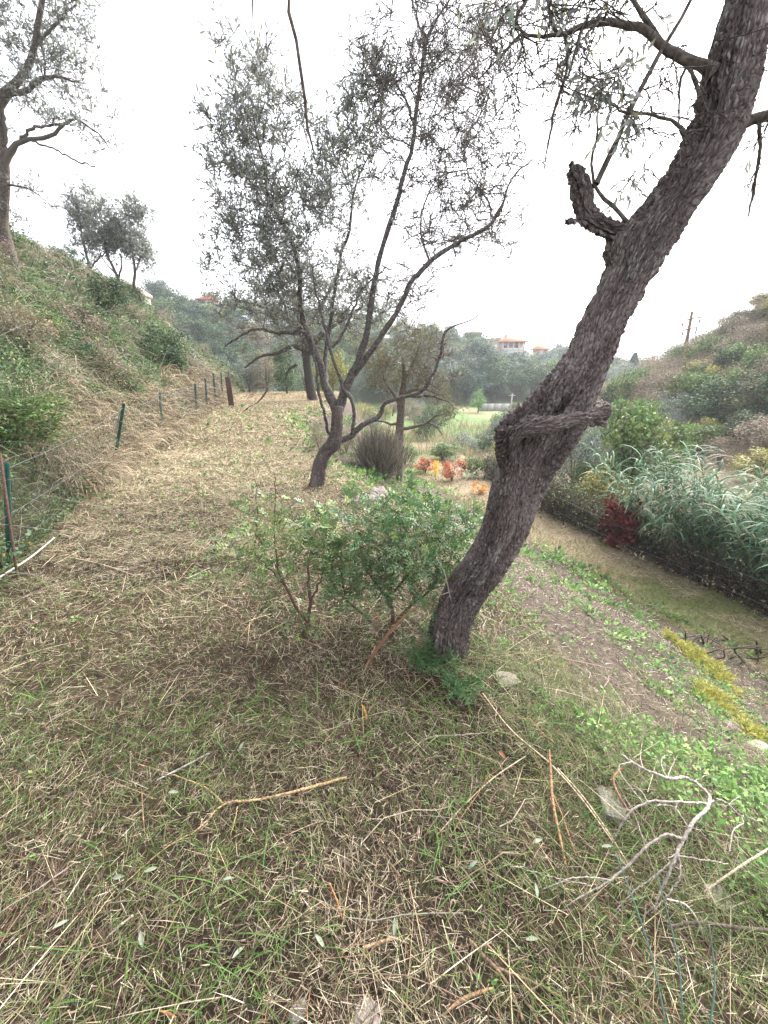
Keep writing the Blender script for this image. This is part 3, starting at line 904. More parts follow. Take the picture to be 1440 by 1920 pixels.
# old dark-trunked olive behind the forked one
YEL = [(3, (.13, .14, .05)), (3, (.10, .115, .06)), (2, (.19, .17, .07)), (1, (.16, .11, .06))]
traced_tree('old olive tree with thick dark trunk behind the many-stemmed one', (588, 752), 17.0,
            [(588, 756, 19), (583, 735, 17), (578, 700, 16), (573, 660, 15), (566, 620, 14), (560, 580, 10), (552, 540, 6)],
            [[(575, 665, 14), (600, 630, 11), (640, 600, 8), (680, 575, 5)], [(573, 655, 12), (550, 650, 9), (520, 662, 7), (490, 668, 5), (458, 690, 3)], [(568, 625, 11), (530, 590, 8), (490, 575, 5), (440, 560, 3)], [(570, 630, 8), (610, 560, 6), (640, 500, 4)], [(556, 684, 6), (545, 690, 5), (535, 712, 3)]],
            [bl(470, 575, 17.0, 90, 40, 1.6), bl(560, 550, 17.0, 100, 60, 1.8), bl(650, 580, 17.0, 80, 50, 1.5), bl(500, 640, 17.0, 70, 35, 1.2), bl(620, 640, 17.0, 90, 40, 1.4)],
            330, 5, .09, .03, 7, table=YEL + [(3, (.09, .10, .07))], seed=141, rmax=.05, lt=(.15, .45), trad=.004, color=(.05, .043, .038))
# yellow-green tree further down the slope
traced_tree('yellow-green small-leaved tree on the slope behind the grey twiggy bush', (748, 830), 9.0,
            [(748, 832, 17), (750, 800, 15), (752, 770, 14), (754, 745, 13), (758, 710, 9), (755, 670, 6)],
            [[(752, 765, 9), (738, 740, 6), (722, 715, 4), (715, 680, 3)], [(756, 740, 8), (780, 730, 6), (815, 735, 4), (850, 760, 2)], [(752, 805, 7), (775, 800, 6), (800, 792, 5), (820, 780, 3), (850, 770, 2)], [(757, 715, 6), (775, 680, 4), (790, 640, 3)], [(745, 792, 5), (735, 796, 5), (722, 790, 4), (704, 788, 3)], [(800, 792, 4), (818, 800, 3), (830, 815, 2)]],
            [bl(760, 670, 9, 70, 60, 1.2), bl(800, 660, 9, 50, 55, 1.0), bl(720, 710, 9, 40, 40, 1.0), bl(810, 720, 9, 45, 40, .9), bl(840, 770, 9, 40, 25, .7), bl(700, 670, 9.3, 40, 40, .8)],
            330, 6, .05, .02, 5, table=YEL, seed=151, rmax=.016, lt=(.1, .35), trad=.0028, frac=.75, color=(.12, .10, .08))

# ---------------------------------------------------------------- ground cover
def depth_of(x, y, z):
    return y * math.cos(PITCH) + (1.6 - z) * math.sin(PITCH)

def scatter(dens_tiers, box, mask, seed):
    """random ground points inside the view (with a margin); tiers: (t0, t1, per m2)"""
    r = rng(seed)
    x0, x1, y0, y1 = box
    out = []
    for (t0, t1, dens) in dens_tiers:
        yb0 = max(y0, t0 - 1.6); yb1 = min(y1, t1 / math.cos(PITCH) + .6)
        if yb1 <= yb0: continue
        xb = 1.0 * t1 + 1.2
        xa, xc = max(x0, -xb), min(x1, xb)
        if xc <= xa: continue
        n = int((xc - xa) * (yb1 - yb0) * dens)
        x = r.uniform(xa, xc, n); y = r.uniform(yb0, yb1, n)
        m = mask(x, y)
        x, y = x[m], y[m]
        z = hgt(x, y)
        t = depth_of(x, y, z)
        b = ((z - 1.6) * math.cos(PITCH) + y * math.sin(PITCH)) / t
        m = (t >= t0) & (t < t1) & (np.abs(x) < 1.03 * t + 0.5) & (b > -1.48) & (t > .2)
        out.append(np.stack([x[m], y[m], z[m], t[m]], -1))
    return np.concatenate(out)

UP = np.array([0, 0, 1.0])
def heading(r, P, coherent=0.6, s=0, base=0.0):
    n = len(P)
    a = base + coherent * 7.0 * (fbm(P[:, 0] * .9, P[:, 1] * .9, 0, 40 + s, 2) - .5) + r.normal(size=n) * (1.6 - coherent)
    a = a + math.pi * (r.random(n) < .5)
    return np.stack([np.cos(a), np.sin(a), 0 * a], -1)

STRAW = [(5, (.33, .272, .185)), (4, (.49, .42, .305)), (4, (.11, .083, .056)), (3.2, (.17, .19, .088)), (.9, (.66, .60, .48)), (.3, (.33, .17, .10))]
STRAWPATH = [(5, (.43, .35, .23)), (4, (.60, .51, .36)), (3, (.17, .13, .085)), (3, (.25, .265, .13)), (1.4, (.70, .64, .52))]
GREEN = [(4, (.075, .14, .03)), (3, (.125, .205, .048)), (3, (.045, .085, .024)), (1, (.19, .25, .07))]
DARKST = [(3, (.13, .09, .06)), (2, (.07, .055, .04)), (1, (.20, .14, .09))]

def on_path(x, y):
    return (x > Lx(y) - .15) & (x < Ex(y) + .5) & (y < 27)

def add_blades(buf, P4, r, table, L, W, lift, droop, k=2, coh=.5, s=0, base=0.0, head=None, up=None, seed=0, zoff=(0, .02), roll=None):
    n = len(P4)
    if n == 0: return
    P = P4[:, :3].copy()
    P[:, 2] += r.uniform(zoff[0], zoff[1], n)
    h = heading(r, P, coh, s, base) if head is None else head
    u = np.broadcast_to(UP, (n, 3)) if up is None else up
    h = norm(h - (h * u).sum(-1, keepdims=True) * u)
    V, q, per = blades(P, h, u, r.uniform(L[0], L[1], n) , r.uniform(W[0], W[1], n) * np.clip(P4[:, 3] * .42, .85, 6), r.uniform(*lift, n), r.uniform(*droop, n), k, roll, seed)
    buf.add(V, q, np.repeat(pick(r, n, table), per, axis=0))

r = rng(200)
# -- cut straw over the upper terrace
cut = Buf()
P = scatter([(0, 1.9, 7000), (1.9, 3.2, 5200), (3.2, 5, 3200)], (-9, 2.4, -.3, 7), on_path, 201)
fore = sstep(P[:, 1], 2.6, 1.2)
mat_ = .3 + .7 * sstep(fbm(P[:, 0] * 3.2, P[:, 1] * 3.2, 0, 57, 3), .36, .56)
keep = r.random(len(P)) < (1 - .35 * fore) * mat_
P = P[keep]
N = grad_n(P[:, 0], P[:, 1])
h_ = r.random(len(P)) < .7
add_blades(cut, P[h_], r, STRAW, (.018, .075), (.0010, .0032), (-.1, .5), (0, .3), 1, .8, 0, .5, up=N[h_], seed=1)
add_blades(cut, P[~h_], r, STRAW, (.03, .11), (.0012, .0034), (-.05, .55), (-.3, .9), 2, .8, 0, .5, up=N[~h_], seed=43)
P = scatter([(3.4, 8, 3000), (8, 14, 1100), (14, 30, 400)], (-12, 1.6, 2, 26), on_path, 202)
N = grad_n(P[:, 0], P[:, 1])
add_blades(cut, P, r, STRAWPATH, (.035, .125), (.0015, .0030), (-.1, .6), (0, .6), 1, .45, 0, .5, up=N, seed=2)
P = scatter([(0, 1.9, 9000), (1.9, 3.2, 5500), (3.2, 6, 2200), (6, 12, 700)], (-9, 2.4, -.3, 12), on_path, 205)
N = grad_n(P[:, 0], P[:, 1])
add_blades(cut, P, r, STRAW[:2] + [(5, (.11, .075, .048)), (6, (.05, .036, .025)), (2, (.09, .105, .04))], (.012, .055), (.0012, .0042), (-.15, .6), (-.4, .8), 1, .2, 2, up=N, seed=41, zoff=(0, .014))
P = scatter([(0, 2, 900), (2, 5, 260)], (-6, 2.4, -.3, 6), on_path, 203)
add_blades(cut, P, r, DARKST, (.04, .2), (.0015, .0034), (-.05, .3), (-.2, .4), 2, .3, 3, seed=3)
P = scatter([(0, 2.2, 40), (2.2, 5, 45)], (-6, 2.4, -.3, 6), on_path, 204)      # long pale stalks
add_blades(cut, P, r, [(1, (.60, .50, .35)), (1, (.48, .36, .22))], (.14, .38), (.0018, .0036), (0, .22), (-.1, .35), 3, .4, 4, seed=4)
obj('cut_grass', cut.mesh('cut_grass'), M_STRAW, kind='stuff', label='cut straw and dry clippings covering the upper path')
# -- short green grass growing through
gg = Buf()
P = scatter([(0, 1.9, 3300), (1.9, 3.2, 1500), (3.2, 8, 420), (8, 16, 120)], (-8, 2.4, -.3, 16), on_path, 211)
nn = fbm(P[:, 0] * 1.7, P[:, 1] * 1.7, 0, 55)
pr = (.2 + .8 * sstep(nn, .34, .58)) * (.3 + .7 * sstep(P[:, 1], 2.6, 1.3)) + .25 * sstep(np.abs(P[:, 0] + 1.2 + .18 * P[:, 1]), 1.0, .2)
P = P[r.random(len(P)) < pr]
add_blades(gg, P, r, GREEN, (.03, .11), (.0014, .0034), (.15, 1.25), (.2, 1.5), 2, .2, 5, seed=5)
P = scatter([(0, 2.0, 420)], (-3, 2.4, -.3, 3), lambda x, y: on_path(x, y) & (fbm(x * 4, y * 4, 0, 71) > .58), 212)
add_blades(gg, P, r, [(2, (.085, .175, .04)), (1, (.125, .225, .055))], (.08, .2), (.003, .0055), (.2, .9), (.4, 1.4), 4, .2, 6, seed=6)
obj('grass', gg.mesh('grass'), M_LEAF, kind='stuff', label='short green grass growing through the straw')

# -- weeds on the slope
def rosettes(buf, P4, r, table, nl, L, wr=.55, tilt=(.1, .9), h=(0, .02), stem=0.0):
    n = len(P4)
    if n == 0: return
    b = np.repeat(np.arange(n), nl); m = n * nl
    a = r.uniform(0, 2 * math.pi, m)
    el = r.uniform(tilt[0], tilt[1], m)
    d = np.stack([np.cos(a) * np.cos(el), np.sin(a) * np.cos(el), np.sin(el)], -1)
    size = np.repeat(r.uniform(.5, 1.4, n) * np.clip(P4[:, 3] * .38, .8, 4), nl)
    off = d * (size * r.uniform(.2, 1.6, m) * L)[:, None]
    Pp = P4[b, :3] + off * np.array([1, 1, .6]) + np.stack([0 * a, 0 * a, r.uniform(h[0], h[1], m)], -1)
    N_ = norm(UP + r.normal(size=(m, 3)) * .45)
    ll = L * size * r.uniform(.6, 1.3, m)
    V, q = leaves(Pp, d, N_, ll, ll * wr, .12)
    c = np.repeat(pick(r, n, table), nl, axis=0) * r.uniform(.75, 1.25, (m, 1))
    buf.add(V, q, np.repeat(c, 4, axis=0))

def on_slope(x, y):
    return (x > Ex(y) - .1) & (x < Tx(y) + .2) & (y < 22)
WEED = [(4, (.12, .23, .055)), (3, (.17, .30, .085)), (2, (.085, .155, .06)), (1, (.25, .33, .11))]
wd = Buf()
P = scatter([(0, 2.2, 420), (2.2, 4, 210), (4, 8, 85), (8, 16, 30)], (-3, 6.5, -.5, 18), on_slope, 221)
nn = fbm(P[:, 0] * 1.5, P[:, 1] * 1.5, 0, 61)
right = sstep(P[:, 0] - Ex(P[:, 1]), .0, .6)
P = P[r.random(len(P)) < (.12 + .88 * sstep(nn, .42, .56)) * (.6 + .4 * sstep(P[:, 1], 3.2, 1.0))]
rosettes(wd, P, r, WEED, 11, .024)
P = scatter([(0, 2.4, 500)], (.8, 4, -.5, 1.4), lambda x, y: (x > Ex(y) + .02) & (x < Tx(y)), 222)
rosettes(wd, P, r, WEED, 12, .026, h=(0, .09))
P = scatter([(0, 6, 9), (6, 14, 5)], (-9, 1, -.3, 14), on_path, 223)
rosettes(wd, P, r, WEED, 8, .02)
obj('weeds', wd.mesh('weeds'), M_LEAF, kind='stuff', label='low leafy green weeds spread over the dark earth slope')
sg = Buf()
P = scatter([(0, 2.5, 1100), (2.5, 5, 420), (5, 9, 160), (9, 18, 50)], (-3, 6.5, -.5, 18), on_slope, 224)
P = P[r.random(len(P)) < .25 + .75 * sstep(fbm(P[:, 0] * 1.1, P[:, 1] * 1.1, 0, 63), .4, .6)]
add_blades(sg, P, r, [(3, (.20, .15, .10)), (2, (.36, .29, .19)), (3, (.12, .15, .06)), (1, (.5, .42, .32))], (.03, .12), (.0012, .003), (0, .7), (0, 1.0), 2, .3, 7, seed=7)
P = scatter([(0, 2.6, 3600), (2.6, 5, 2200), (5, 9, 700)], (-3, 6.5, -.5, 12), on_slope, 226)
add_blades(sg, P, r, [(6, (.045, .033, .026)), (3, (.15, .12, .09)), (2, (.33, .28, .22)), (2, (.10, .14, .05)), (1, (.55, .5, .44))], (.012, .05), (.0015, .005), (-.1, .6), (-.4, .8), 1, .1, 12, seed=42)
# fine feathery greenery at the terrace edge, right of the trunk foot
P = scatter([(0, 3, 3600)], (.1, 1.9, .55, 1.95), lambda x, y: (np.abs(x - Ex(y) - .02) < .38) & (fbm(x * 2.2, y * 2.2, 0, 66) > .43), 225)
add_blades(sg, P, r, [(3, (.13, .19, .07)), (2, (.18, .23, .10)), (1, (.26, .26, .13))], (.06, .2), (.0009, .0018), (.3, 1.3), (.3, 1.6), 3, .2, 8, seed=8)
obj('slope_grass', sg.mesh('slope_grass'), M_STRAW, kind='stuff', label='sparse thin grass and dead stems on the slope')
# -- lower path
lp = Buf()
P = scatter([(3, 7, 1700), (7, 11, 900), (11, 24, 260)], (-2, 8, 2, 24), lambda x, y: (x > Tx(y) - .3) & (x < Hx(y) + .1), 231)
gsel = fbm(P[:, 0] * .8, P[:, 1] * .8, 0, 67) + .25 * (np.abs(P[:, 0] - Tx(P[:, 1]) - .3) < .35) > .60
add_blades(lp, P[~gsel], r, [(4, (.29, .23, .145)), (3, (.46, .385, .265)), (3, (.13, .10, .065)), (2, (.20, .21, .09))], (.04, .12), (.0018, .003), (0, .5), (0, .7), 1, .5, 9, seed=9)
add_blades(lp, P[gsel], r, [(3, (.14, .165, .045)), (2, (.19, .21, .06)), (1, (.10, .125, .04))], (.04, .10), (.0018, .003), (.2, 1.2), (.2, 1.0), 1, .2, 10, seed=10)
obj('mown_grass', lp.mesh('mown_grass'), M_STRAW, kind='stuff', label='short mown grass on the lower path')

# -- bank vegetation
def on_bank(x, y):
    return (x < Lx(y) + .05) & (x > Lx(y) - 6.0) & (y < 30)
bg_ = Buf()
T4 = lambda a: [(2, 6, 950 * a), (6, 10, 430 * a), (10, 16, 170 * a), (16, 32, 70 * a)]
P = scatter(T4(1.7), (-16, -1.5, 1.0, 29), on_bank, 241)
nA = fbm(P[:, 0] * .75, P[:, 1] * .75, P[:, 2] * .75, 81)
P = P[r.random(len(P)) < .42 + .58 * sstep(nA, .38, .54)]
N = grad_n(P[:, 0], P[:, 1])
def down_head(r, P, N, jit=.7):
    d = np.stack([N[:, 0], N[:, 1], 0 * N[:, 0]], -1)
    return norm(norm(d) + r.normal(size=d.shape) * np.array([1, 1, 0]) * jit)
u = norm(N + UP * .8)
add_blades(bg_, P, r, [(4, (.085, .155, .052)), (3, (.13, .215, .075)), (4, (.042, .08, .032)), (1.5, (.21, .26, .11)), (1, (.30, .27, .18))], (.12, .40), (.003, .0062), (.5, 1.5), (.5, 2.3), 3, head=down_head(r, P, N, 1.3), up=u, seed=11)
obj('bank_grass', bg_.mesh('bank_grass'), M_LEAF, kind='stuff', label='long green grass growing over the bank')
bd = Buf()
P = scatter(T4(.13), (-16, -1.5, 1.0, 29), on_bank, 242)
nB = fbm(P[:, 0] * .6, P[:, 1] * .6, P[:, 2] * .6, 91) - .07 * sstep(Lx(P[:, 1]) - P[:, 0], 2.2, .8)
P = P[r.random(len(P)) < sstep(nB, .54, .66)]
k = 14
idx = np.repeat(np.arange(len(P)), k)
tint = r.uniform(.6, 1.25, (len(P), 1))
Pt = P[idx].copy(); Pt[:, :2] += r.normal(size=(len(Pt), 2)) * .07; Pt[:, 2] = hgt(Pt[:, 0], Pt[:, 1])
N = grad_n(Pt[:, 0], Pt[:, 1])
DRY = [(4, (.33, .28, .215)), (3, (.24, .195, .155)), (2, (.46, .41, .33)), (2.5, (.13, .10, .085)), (1, (.19, .20, .11))]
add_blades(bd, Pt, r, DRY, (.25, .65), (.002, .0042), (.3, 1.2), (1.2, 2.9), 3, head=down_head(r, Pt, N, .6), up=norm(N + UP), seed=12)
# tussocks flopping over the fence foot on to the path
ty = np.concatenate([r.uniform(4.2, 9.5, 85), r.uniform(9.5, 18, 65)])
tx = Lx(ty) + r.uniform(-.35, .06, 150)
idx = np.repeat(np.arange(150), 100)
Pt = np.stack([tx[idx] + r.normal(size=len(idx)) * .10, ty[idx] + r.normal(size=len(idx)) * .12, 0 * idx, 0 * idx], -1)
Pt[:, 2] = hgt(Pt[:, 0], Pt[:, 1]) + .05; Pt[:, 3] = depth_of(Pt[:, 0], Pt[:, 1], Pt[:, 2])
a = r.normal(size=len(idx)) * 1.1 - .25
add_blades(bd, Pt, r, [(4, (.46, .375, .26)), (3, (.26, .20, .14)), (2, (.60, .52, .39)), (2.5, (.10, .075, .055)), (1, (.22, .22, .11))], (.26, .68), (.0022, .0042), (1.0, 1.6), (1.6, 3.2), 4, head=np.stack([np.cos(a), np.sin(a), 0 * a], -1), seed=13)
obj('dry_grass', bd.mesh('dry_grass'), M_STRAW, kind='stuff', label='pale dry grass hanging down the bank and over the fence foot')
# brambles and ivy leaves, dead stems
bv = Buf()
P = scatter(T4(.9), (-16, -1.5, 1.0, 29), on_bank, 243)
nC = fbm(P[:, 0] * .55, P[:, 1] * .55, P[:, 2] * .7, 97)
low = sstep(Lx(P[:, 1]) - P[:, 0], 2.2, .3) * sstep(P[:, 1], 10, 5)
P = P[r.random(len(P)) < np.clip(.2 + sstep(nC, .46, .58) + .8 * low, 0, 1)]
N = grad_n(P[:, 0], P[:, 1]); n = len(P)
Pl = P[:, :3] + N * (r.uniform(0, 1, n) ** 1.3 * .45)[:, None]
s_ = np.clip(P[:, 3] * .13, .8, 3)
ll = r.uniform(.025, .06, n) * s_
V, q = leaves(Pl, norm(r.normal(size=(n, 3)) + N * .3), norm(N + r.normal(size=(n, 3)) * .5), ll, ll * r.uniform(.5, .9, n), .15)
bv.add(V, q, np.repeat(pick(r, n, [(4, (.045, .09, .04)), (3, (.075, .14, .06)), (2, (.13, .20, .09)), (1.5, (.15, .20, .14)), (.5, (.26, .24, .08))]), 4, axis=0))
obj('brambles', bv.mesh('brambles'), M_LEAF, kind='stuff', label='dark brambles and ivy over the foot of the bank')
ds = Buf()
P = scatter([(2, 6, 60), (6, 12, 25), (12, 25, 6)], (-14, -1.5, 1.0, 24), on_bank, 244)
n = len(P); N = grad_n(P[:, 0], P[:, 1])
d = norm(r.normal(size=(n, 3)) + N * 1.2); Ls = r.uniform(.25, 1.0, n)[:, None]
f = np.linspace(0, 1, 5)[None, :, None]
TP = P[:, None, :3] + d[:, None] * Ls[:, None] * f + r.normal(size=(n, 1, 3)) * .12 * f * f + np.array([0, 0, -.25]) * f * f * Ls[:, None]
V, q = tubes(TP, np.clip(P[:, 3:4] * .0004, .0015, .006) * np.ones((1, 5)), 3)
ds.add(V, q, np.repeat(pick(r, n, [(2, (.20, .16, .14)), (2, (.33, .28, .24)), (1, (.11, .08, .07))]), 15, axis=0))
obj('dead_stems', ds.mesh('dead_stems'), M_TWIG, kind='stuff', label='thin dead stems poking out of the bank')

# ---------------------------------------------------------------- crowns shared by many shrubs and trees
def crown_mesh(name, seed, nclump, nleaf, leaf, table, rx=1.0, rz=1.0, cr=.33, z0=0.0, flat=0.0, hollow=.45, wr=.6):
    """leaf clumps through an ellipsoid volume of unit size sitting on z0"""
    r = rng(seed)
    d = norm(r.normal(size=(nclump, 3)))
    rad = r.uniform(hollow ** 3, 1, nclump) ** (1 / 3.)
    C = d * rad[:, None] * np.array([rx, rx, rz]) * (1 - cr * .6)
    C *= (.75 + .5 * vnoise(*(d * 1.7 + seed).T, s=seed))[:, None]
    C[:, 2] += z0 + rz
    k = r.integers(0, nclump, nleaf)
    e = norm(r.normal(size=(nleaf, 3)))
    P = C[k] + e * (r.uniform(0, 1, (nleaf, 1)) ** .5) * cr * np.array([1, 1, 1 - flat]) * r.uniform(.6, 1.2, nclump)[k][:, None]
    D = norm(r.normal(size=(nleaf, 3)) + e * .5 - UP * .1)
    N = norm(e + UP * .6 + r.normal(size=(nleaf, 3)) * .6)
    ll = leaf * r.uniform(.6, 1.4, nleaf)
    V, q = leaves(P, D, N, ll, ll * wr, .15)
    tint = pick(r, nclump, table)
    c = tint[k] * r.uniform(.75, 1.25, (nleaf, 1))
    V[:, 2] = np.maximum(V[:, 2], z0 * .5 - .1)
    return mesh_np(name, V, quads=q, cols=np.repeat(c, 4, axis=0))

def stem_mesh(name, seed, n, h, rad, spread, color, k=6):
    r = rng(seed)
    f = np.linspace(0, 1, k)[None, :, None]
    a = r.uniform(0, 2 * math.pi, n)
    d = np.stack([np.cos(a) * spread, np.sin(a) * spread, np.ones(n)], -1) * (h * r.uniform(.7, 1.1, n))[:, None]
    base = r.normal(size=(n, 3)) * np.array([1, 1, 0]) * (rad * 1.2 if n > 1 else 0)
    P = base[:, None] + d[:, None] * f ** np.array([1.4, 1.4, 1]) + r.normal(size=(n, k, 3)) * .03 * h * f
    P[:, 0, 2] -= .08 * h
    V, q = tubes(P, np.linspace(rad, rad * .35, k)[None].repeat(n, 0), 6)
    return mesh_np(name, V, quads=q, cols=np.array(color))

C_DARK = [(3, (.04, .078, .04)), (2, (.065, .115, .055)), (1, (.10, .15, .065))]
C_MID = [(3, (.085, .145, .05)), (2, (.13, .20, .065)), (1, (.19, .24, .08)), (1, (.055, .09, .04))]
C_GREY = [(3, (.15, .19, .155)), (2, (.20, .24, .205)), (1, (.10, .135, .105))]
C_YEL = [(3, (.17, .18, .055)), (2, (.25, .24, .07)), (1, (.12, .14, .05))]
C_BRN = [(3, (.25, .195, .14)), (2, (.31, .255, .20)), (2, (.19, .175, .10)), (1, (.16, .125, .105))]
C_TEAL = [(3, (.04, .085, .065)), (2, (.06, .12, .085)), (1, (.09, .155, .10))]
C_ORG = [(3, (.50, .17, .085)), (2, (.56, .25, .13)), (2, (.34, .10, .06)), (1, (.14, .15, .06))]
C_ORG2 = [(3, (.58, .29, .07)), (2, (.62, .36, .10)), (1, (.4, .17, .06))]
C_RED = [(3, (.11, .02, .02)), (2, (.17, .035, .03)), (1, (.07, .02, .02))]
C_BRIGHT = [(3, (.12, .24, .07)), (2, (.17, .31, .10)), (1, (.08, .17, .06))]
TPL = {}
def tpl(key, *a, **k):
    TPL[key] = crown_mesh('foliage', *a, **k)
    TPL[key].materials.append(M_LEAF)
tpl('dark', 301, 46, 3600, .085, C_DARK)
tpl('mid', 302, 46, 3600, .085, C_MID)
tpl('grey', 303, 46, 3800, .075, C_GREY, wr=.4)
tpl('yel', 304, 40, 3200, .085, C_YEL)
tpl('brn', 305, 50, 3600, .065, C_BRN, wr=.4, hollow=.3)
tpl('teal', 306, 40, 3800, .085, C_TEAL, flat=.6, cr=.42)
tpl('tall', 307, 60, 4200, .08, C_DARK + C_GREY, rx=.62, rz=1.0, cr=.28)
tpl('bright', 308, 40, 3000, .08, C_BRIGHT)
tpl('umbrella', 309, 30, 2600, .08, C_BRN + C_DARK, rx=1.0, rz=.45, cr=.3, hollow=.2)
def mk_trunk(seed, h):
    me = stem_mesh('trunk', seed, 1, h, .055, .05, (.10, .08, .065)); me.materials.append(M_TWIG); return me
def mk_stems(seed, n, h, rad, spread, c=(.12, .095, .075)):
    me = stem_mesh('stems', seed, n, h, rad, spread, c); me.materials.append(M_TWIG); return me
TRUNK = {k: mk_trunk(320 + i, .9) for i, k in enumerate(TPL)}
STEMS = mk_stems(340, 9, .9, .022, .45)
def plant(kind, name, label, cat, loc, rx, h, group=None, lift=0.0, rz=None, trunk=True, seed=0):
    """one shrub or tree from a shared crown: rx half width, h crown height, lift = bare stem below"""
    r = rng(int(abs(loc[0] * 131 + loc[1] * 717)) + seed)
    root = thing(name, label, cat, (loc[0], loc[1], loc[2] - .03), group, r.uniform(0, 6.28))
    c = obj('foliage', TPL[kind], M_LEAF, root, kind='stuff')
    c.scale = (rx, rx * r.uniform(.85, 1.1), h * .5)
    c.location = (0, 0, lift)
    if trunk:
        if lift > 0.1:
            t = obj('trunk', TRUNK[kind], M_TWIG, root); hh = lift + h * .5
            t.scale = (hh * .9, hh * .9, hh / .9)
        else:
            t = obj('stems', STEMS, M_TWIG, root); t.scale = (rx, rx, h * .8)
    return root

# ---------------------------------------------------------------- right hillside, ditch and reeds
def hill_shrub(u, v, wpx, hpx, kind, label, cat='shrub', name='shrub', Y=None, lift=0.0, group=None):
    p = on_ground(u, v) if Y is None else at(u, v, Y)
    if Y is not None: p[2] = float(hgt(p[0:1], p[1:2])[0])
    t = depth_of(*p)
    return plant(kind, name, label, cat, p, wpx * .5 * t / FPX, hpx * t / FPX, group, lift * hpx * t / FPX)
GS = 'shrubs on the right hillside'
for (u, v, w, h, k, lab) in [
    (1330, 800, 120, 90, 'dark', 'big dark green rounded shrub in the middle of the hillside'),
    (1420, 790, 110, 90, 'dark', 'dark green shrub beside the big rounded one on the hillside'),
    (1270, 770, 90, 75, 'mid', 'mid green shrub above the reeds on the hillside'),
    (1230, 800, 90, 70, 'brn', 'brownish green bush just above the reed tops'),
    (1300, 740, 70, 60, 'mid', 'small green shrub up the hillside below the bare scrub'),
    (1350, 720, 70, 70, 'dark', 'ivy-dark shrub up among the bare scrub'),
    (1430, 850, 130, 75, 'brn', 'olive-brown bush with arching twigs over dark hollow on hillside'),
    (1420, 905, 120, 70, 'yel', 'yellow-green leafy bush behind the reeds'),
    (1300, 850, 90, 60, 'mid', 'green bush behind the reed plumes'),
    (1345, 870, 80, 55, 'brn', 'dull brown bush between reeds and dark hollow'),
    (1190, 760, 80, 70, 'mid', 'leafy green bush at the foot of the hillside'),
    (1150, 790, 80, 90, 'mid', 'tall leafy green shrub beside the sawn stub of the trunk'),
    (1165, 850, 110, 110, 'mid', 'light green leafy tree-like shrub left of the reeds'),
    (1110, 880, 110, 110, 'grey', 'grey-green bush behind the leaning trunk'),
    (1110, 930, 120, 80, 'mid', 'rounded green bush above the lower hedge'),
    (1190, 910, 80, 70, 'brn', 'brown-green bush above the dark red shrub'),
    (1060, 960, 90, 60, 'mid', 'low green bush where the hedge begins'),
    (1250, 845, 80, 60, 'yel', 'yellowish bush rising behind the first reed tops'),
    (1385, 830, 90, 60, 'dark', 'dark hollow bush under the olive-brown one'),
    (1215, 730, 70, 50, 'brn', 'pinkish brown bush low on the hillside shoulder'),
    (1175, 720, 60, 40, 'brn', 'pale brown bush where the hillside meets the valley'),
    (1260, 720, 70, 50, 'brn', 'grey-brown bush under the bare scrub of the hillside'),
    (1390, 740, 80, 60, 'brn', 'tall brown bush with bare stems high on the hillside'),
    (1320, 830, 70, 50, 'yel', 'small yellow-green bush between the reed plumes'),
    (1440, 740, 80, 80, 'brn', 'wide brown bush near the top of the hillside'),
    (1210, 840, 80, 70, 'grey', 'grey-leaved bush between the leafy shrub and the reeds'),
    (1140, 740, 60, 40, 'mid', 'green bush on the pinkish valley slope'),
]:
    hill_shrub(u, v, w, h, k, lab, group=GS)
rr = rng(400)
LBS = {'brn': 'dull brown bush in the scrub', 'mid': 'small green bush in the scrub', 'yel': 'small yellowish bush in the scrub', 'umbrella': 'thin open-crowned tree on the crest of the hillside'}
cnt = 0
while cnt < 260:
    x, y = (rr.uniform(9, 42), rr.uniform(9, 48)) if cnt < 110 else (rr.uniform(16, 36), rr.uniform(14, 38)) if cnt < 210 else (rr.uniform(22, 38), rr.uniform(20, 33))
    z = float(hgt(np.array([x]), np.array([y]))[0]); t = depth_of(x, y, z)
    a = x / t
    if a > 1.25 or a < .45: continue
    k = rr.choice(['brn', 'brn', 'brn', 'brn', 'brn', 'brn', 'brn', 'mid', 'yel'])
    sc = rr.uniform(.7, 1.5) * (1 if y > 14 else .8)
    wh_ = ' on the crest of the hillside' if z > 4.2 else ' just behind the reeds at the hillside foot' if z < -1.2 and y < 16 else ' where the hillside runs out into the valley' if y > 32 else ' on the middle of the hillside'
    plant(k, 'scrub_bush', LBS[k] + wh_, 'bush', (x, y, z), sc, sc * rr.uniform(1.2, 2.0), 'scrub bushes on the hillside', seed=cnt)
    cnt += 1
for (u, v, w, h) in [(1330, 640, 70, 60), (1380, 620, 80, 70), (1430, 605, 90, 80), (1300, 655, 50, 36), (1400, 610, 70, 66), (1355, 630, 60, 50), (1450, 600, 90, 70)]:
    d = ray(u, v); t = 27.0 * (1.1 if u < 1350 else 1.0)
    p = EYE + d * t; p[2] = float(hgt(p[0:1], p[1:2])[0])
    t = depth_of(*p)
    plant('umbrella', 'crest_tree', LBS['umbrella'], 'tree', p, w * .5 * t / FPX, h * .7 * t / FPX, 'trees on the hillside crest', lift=.5 * h * t / FPX)

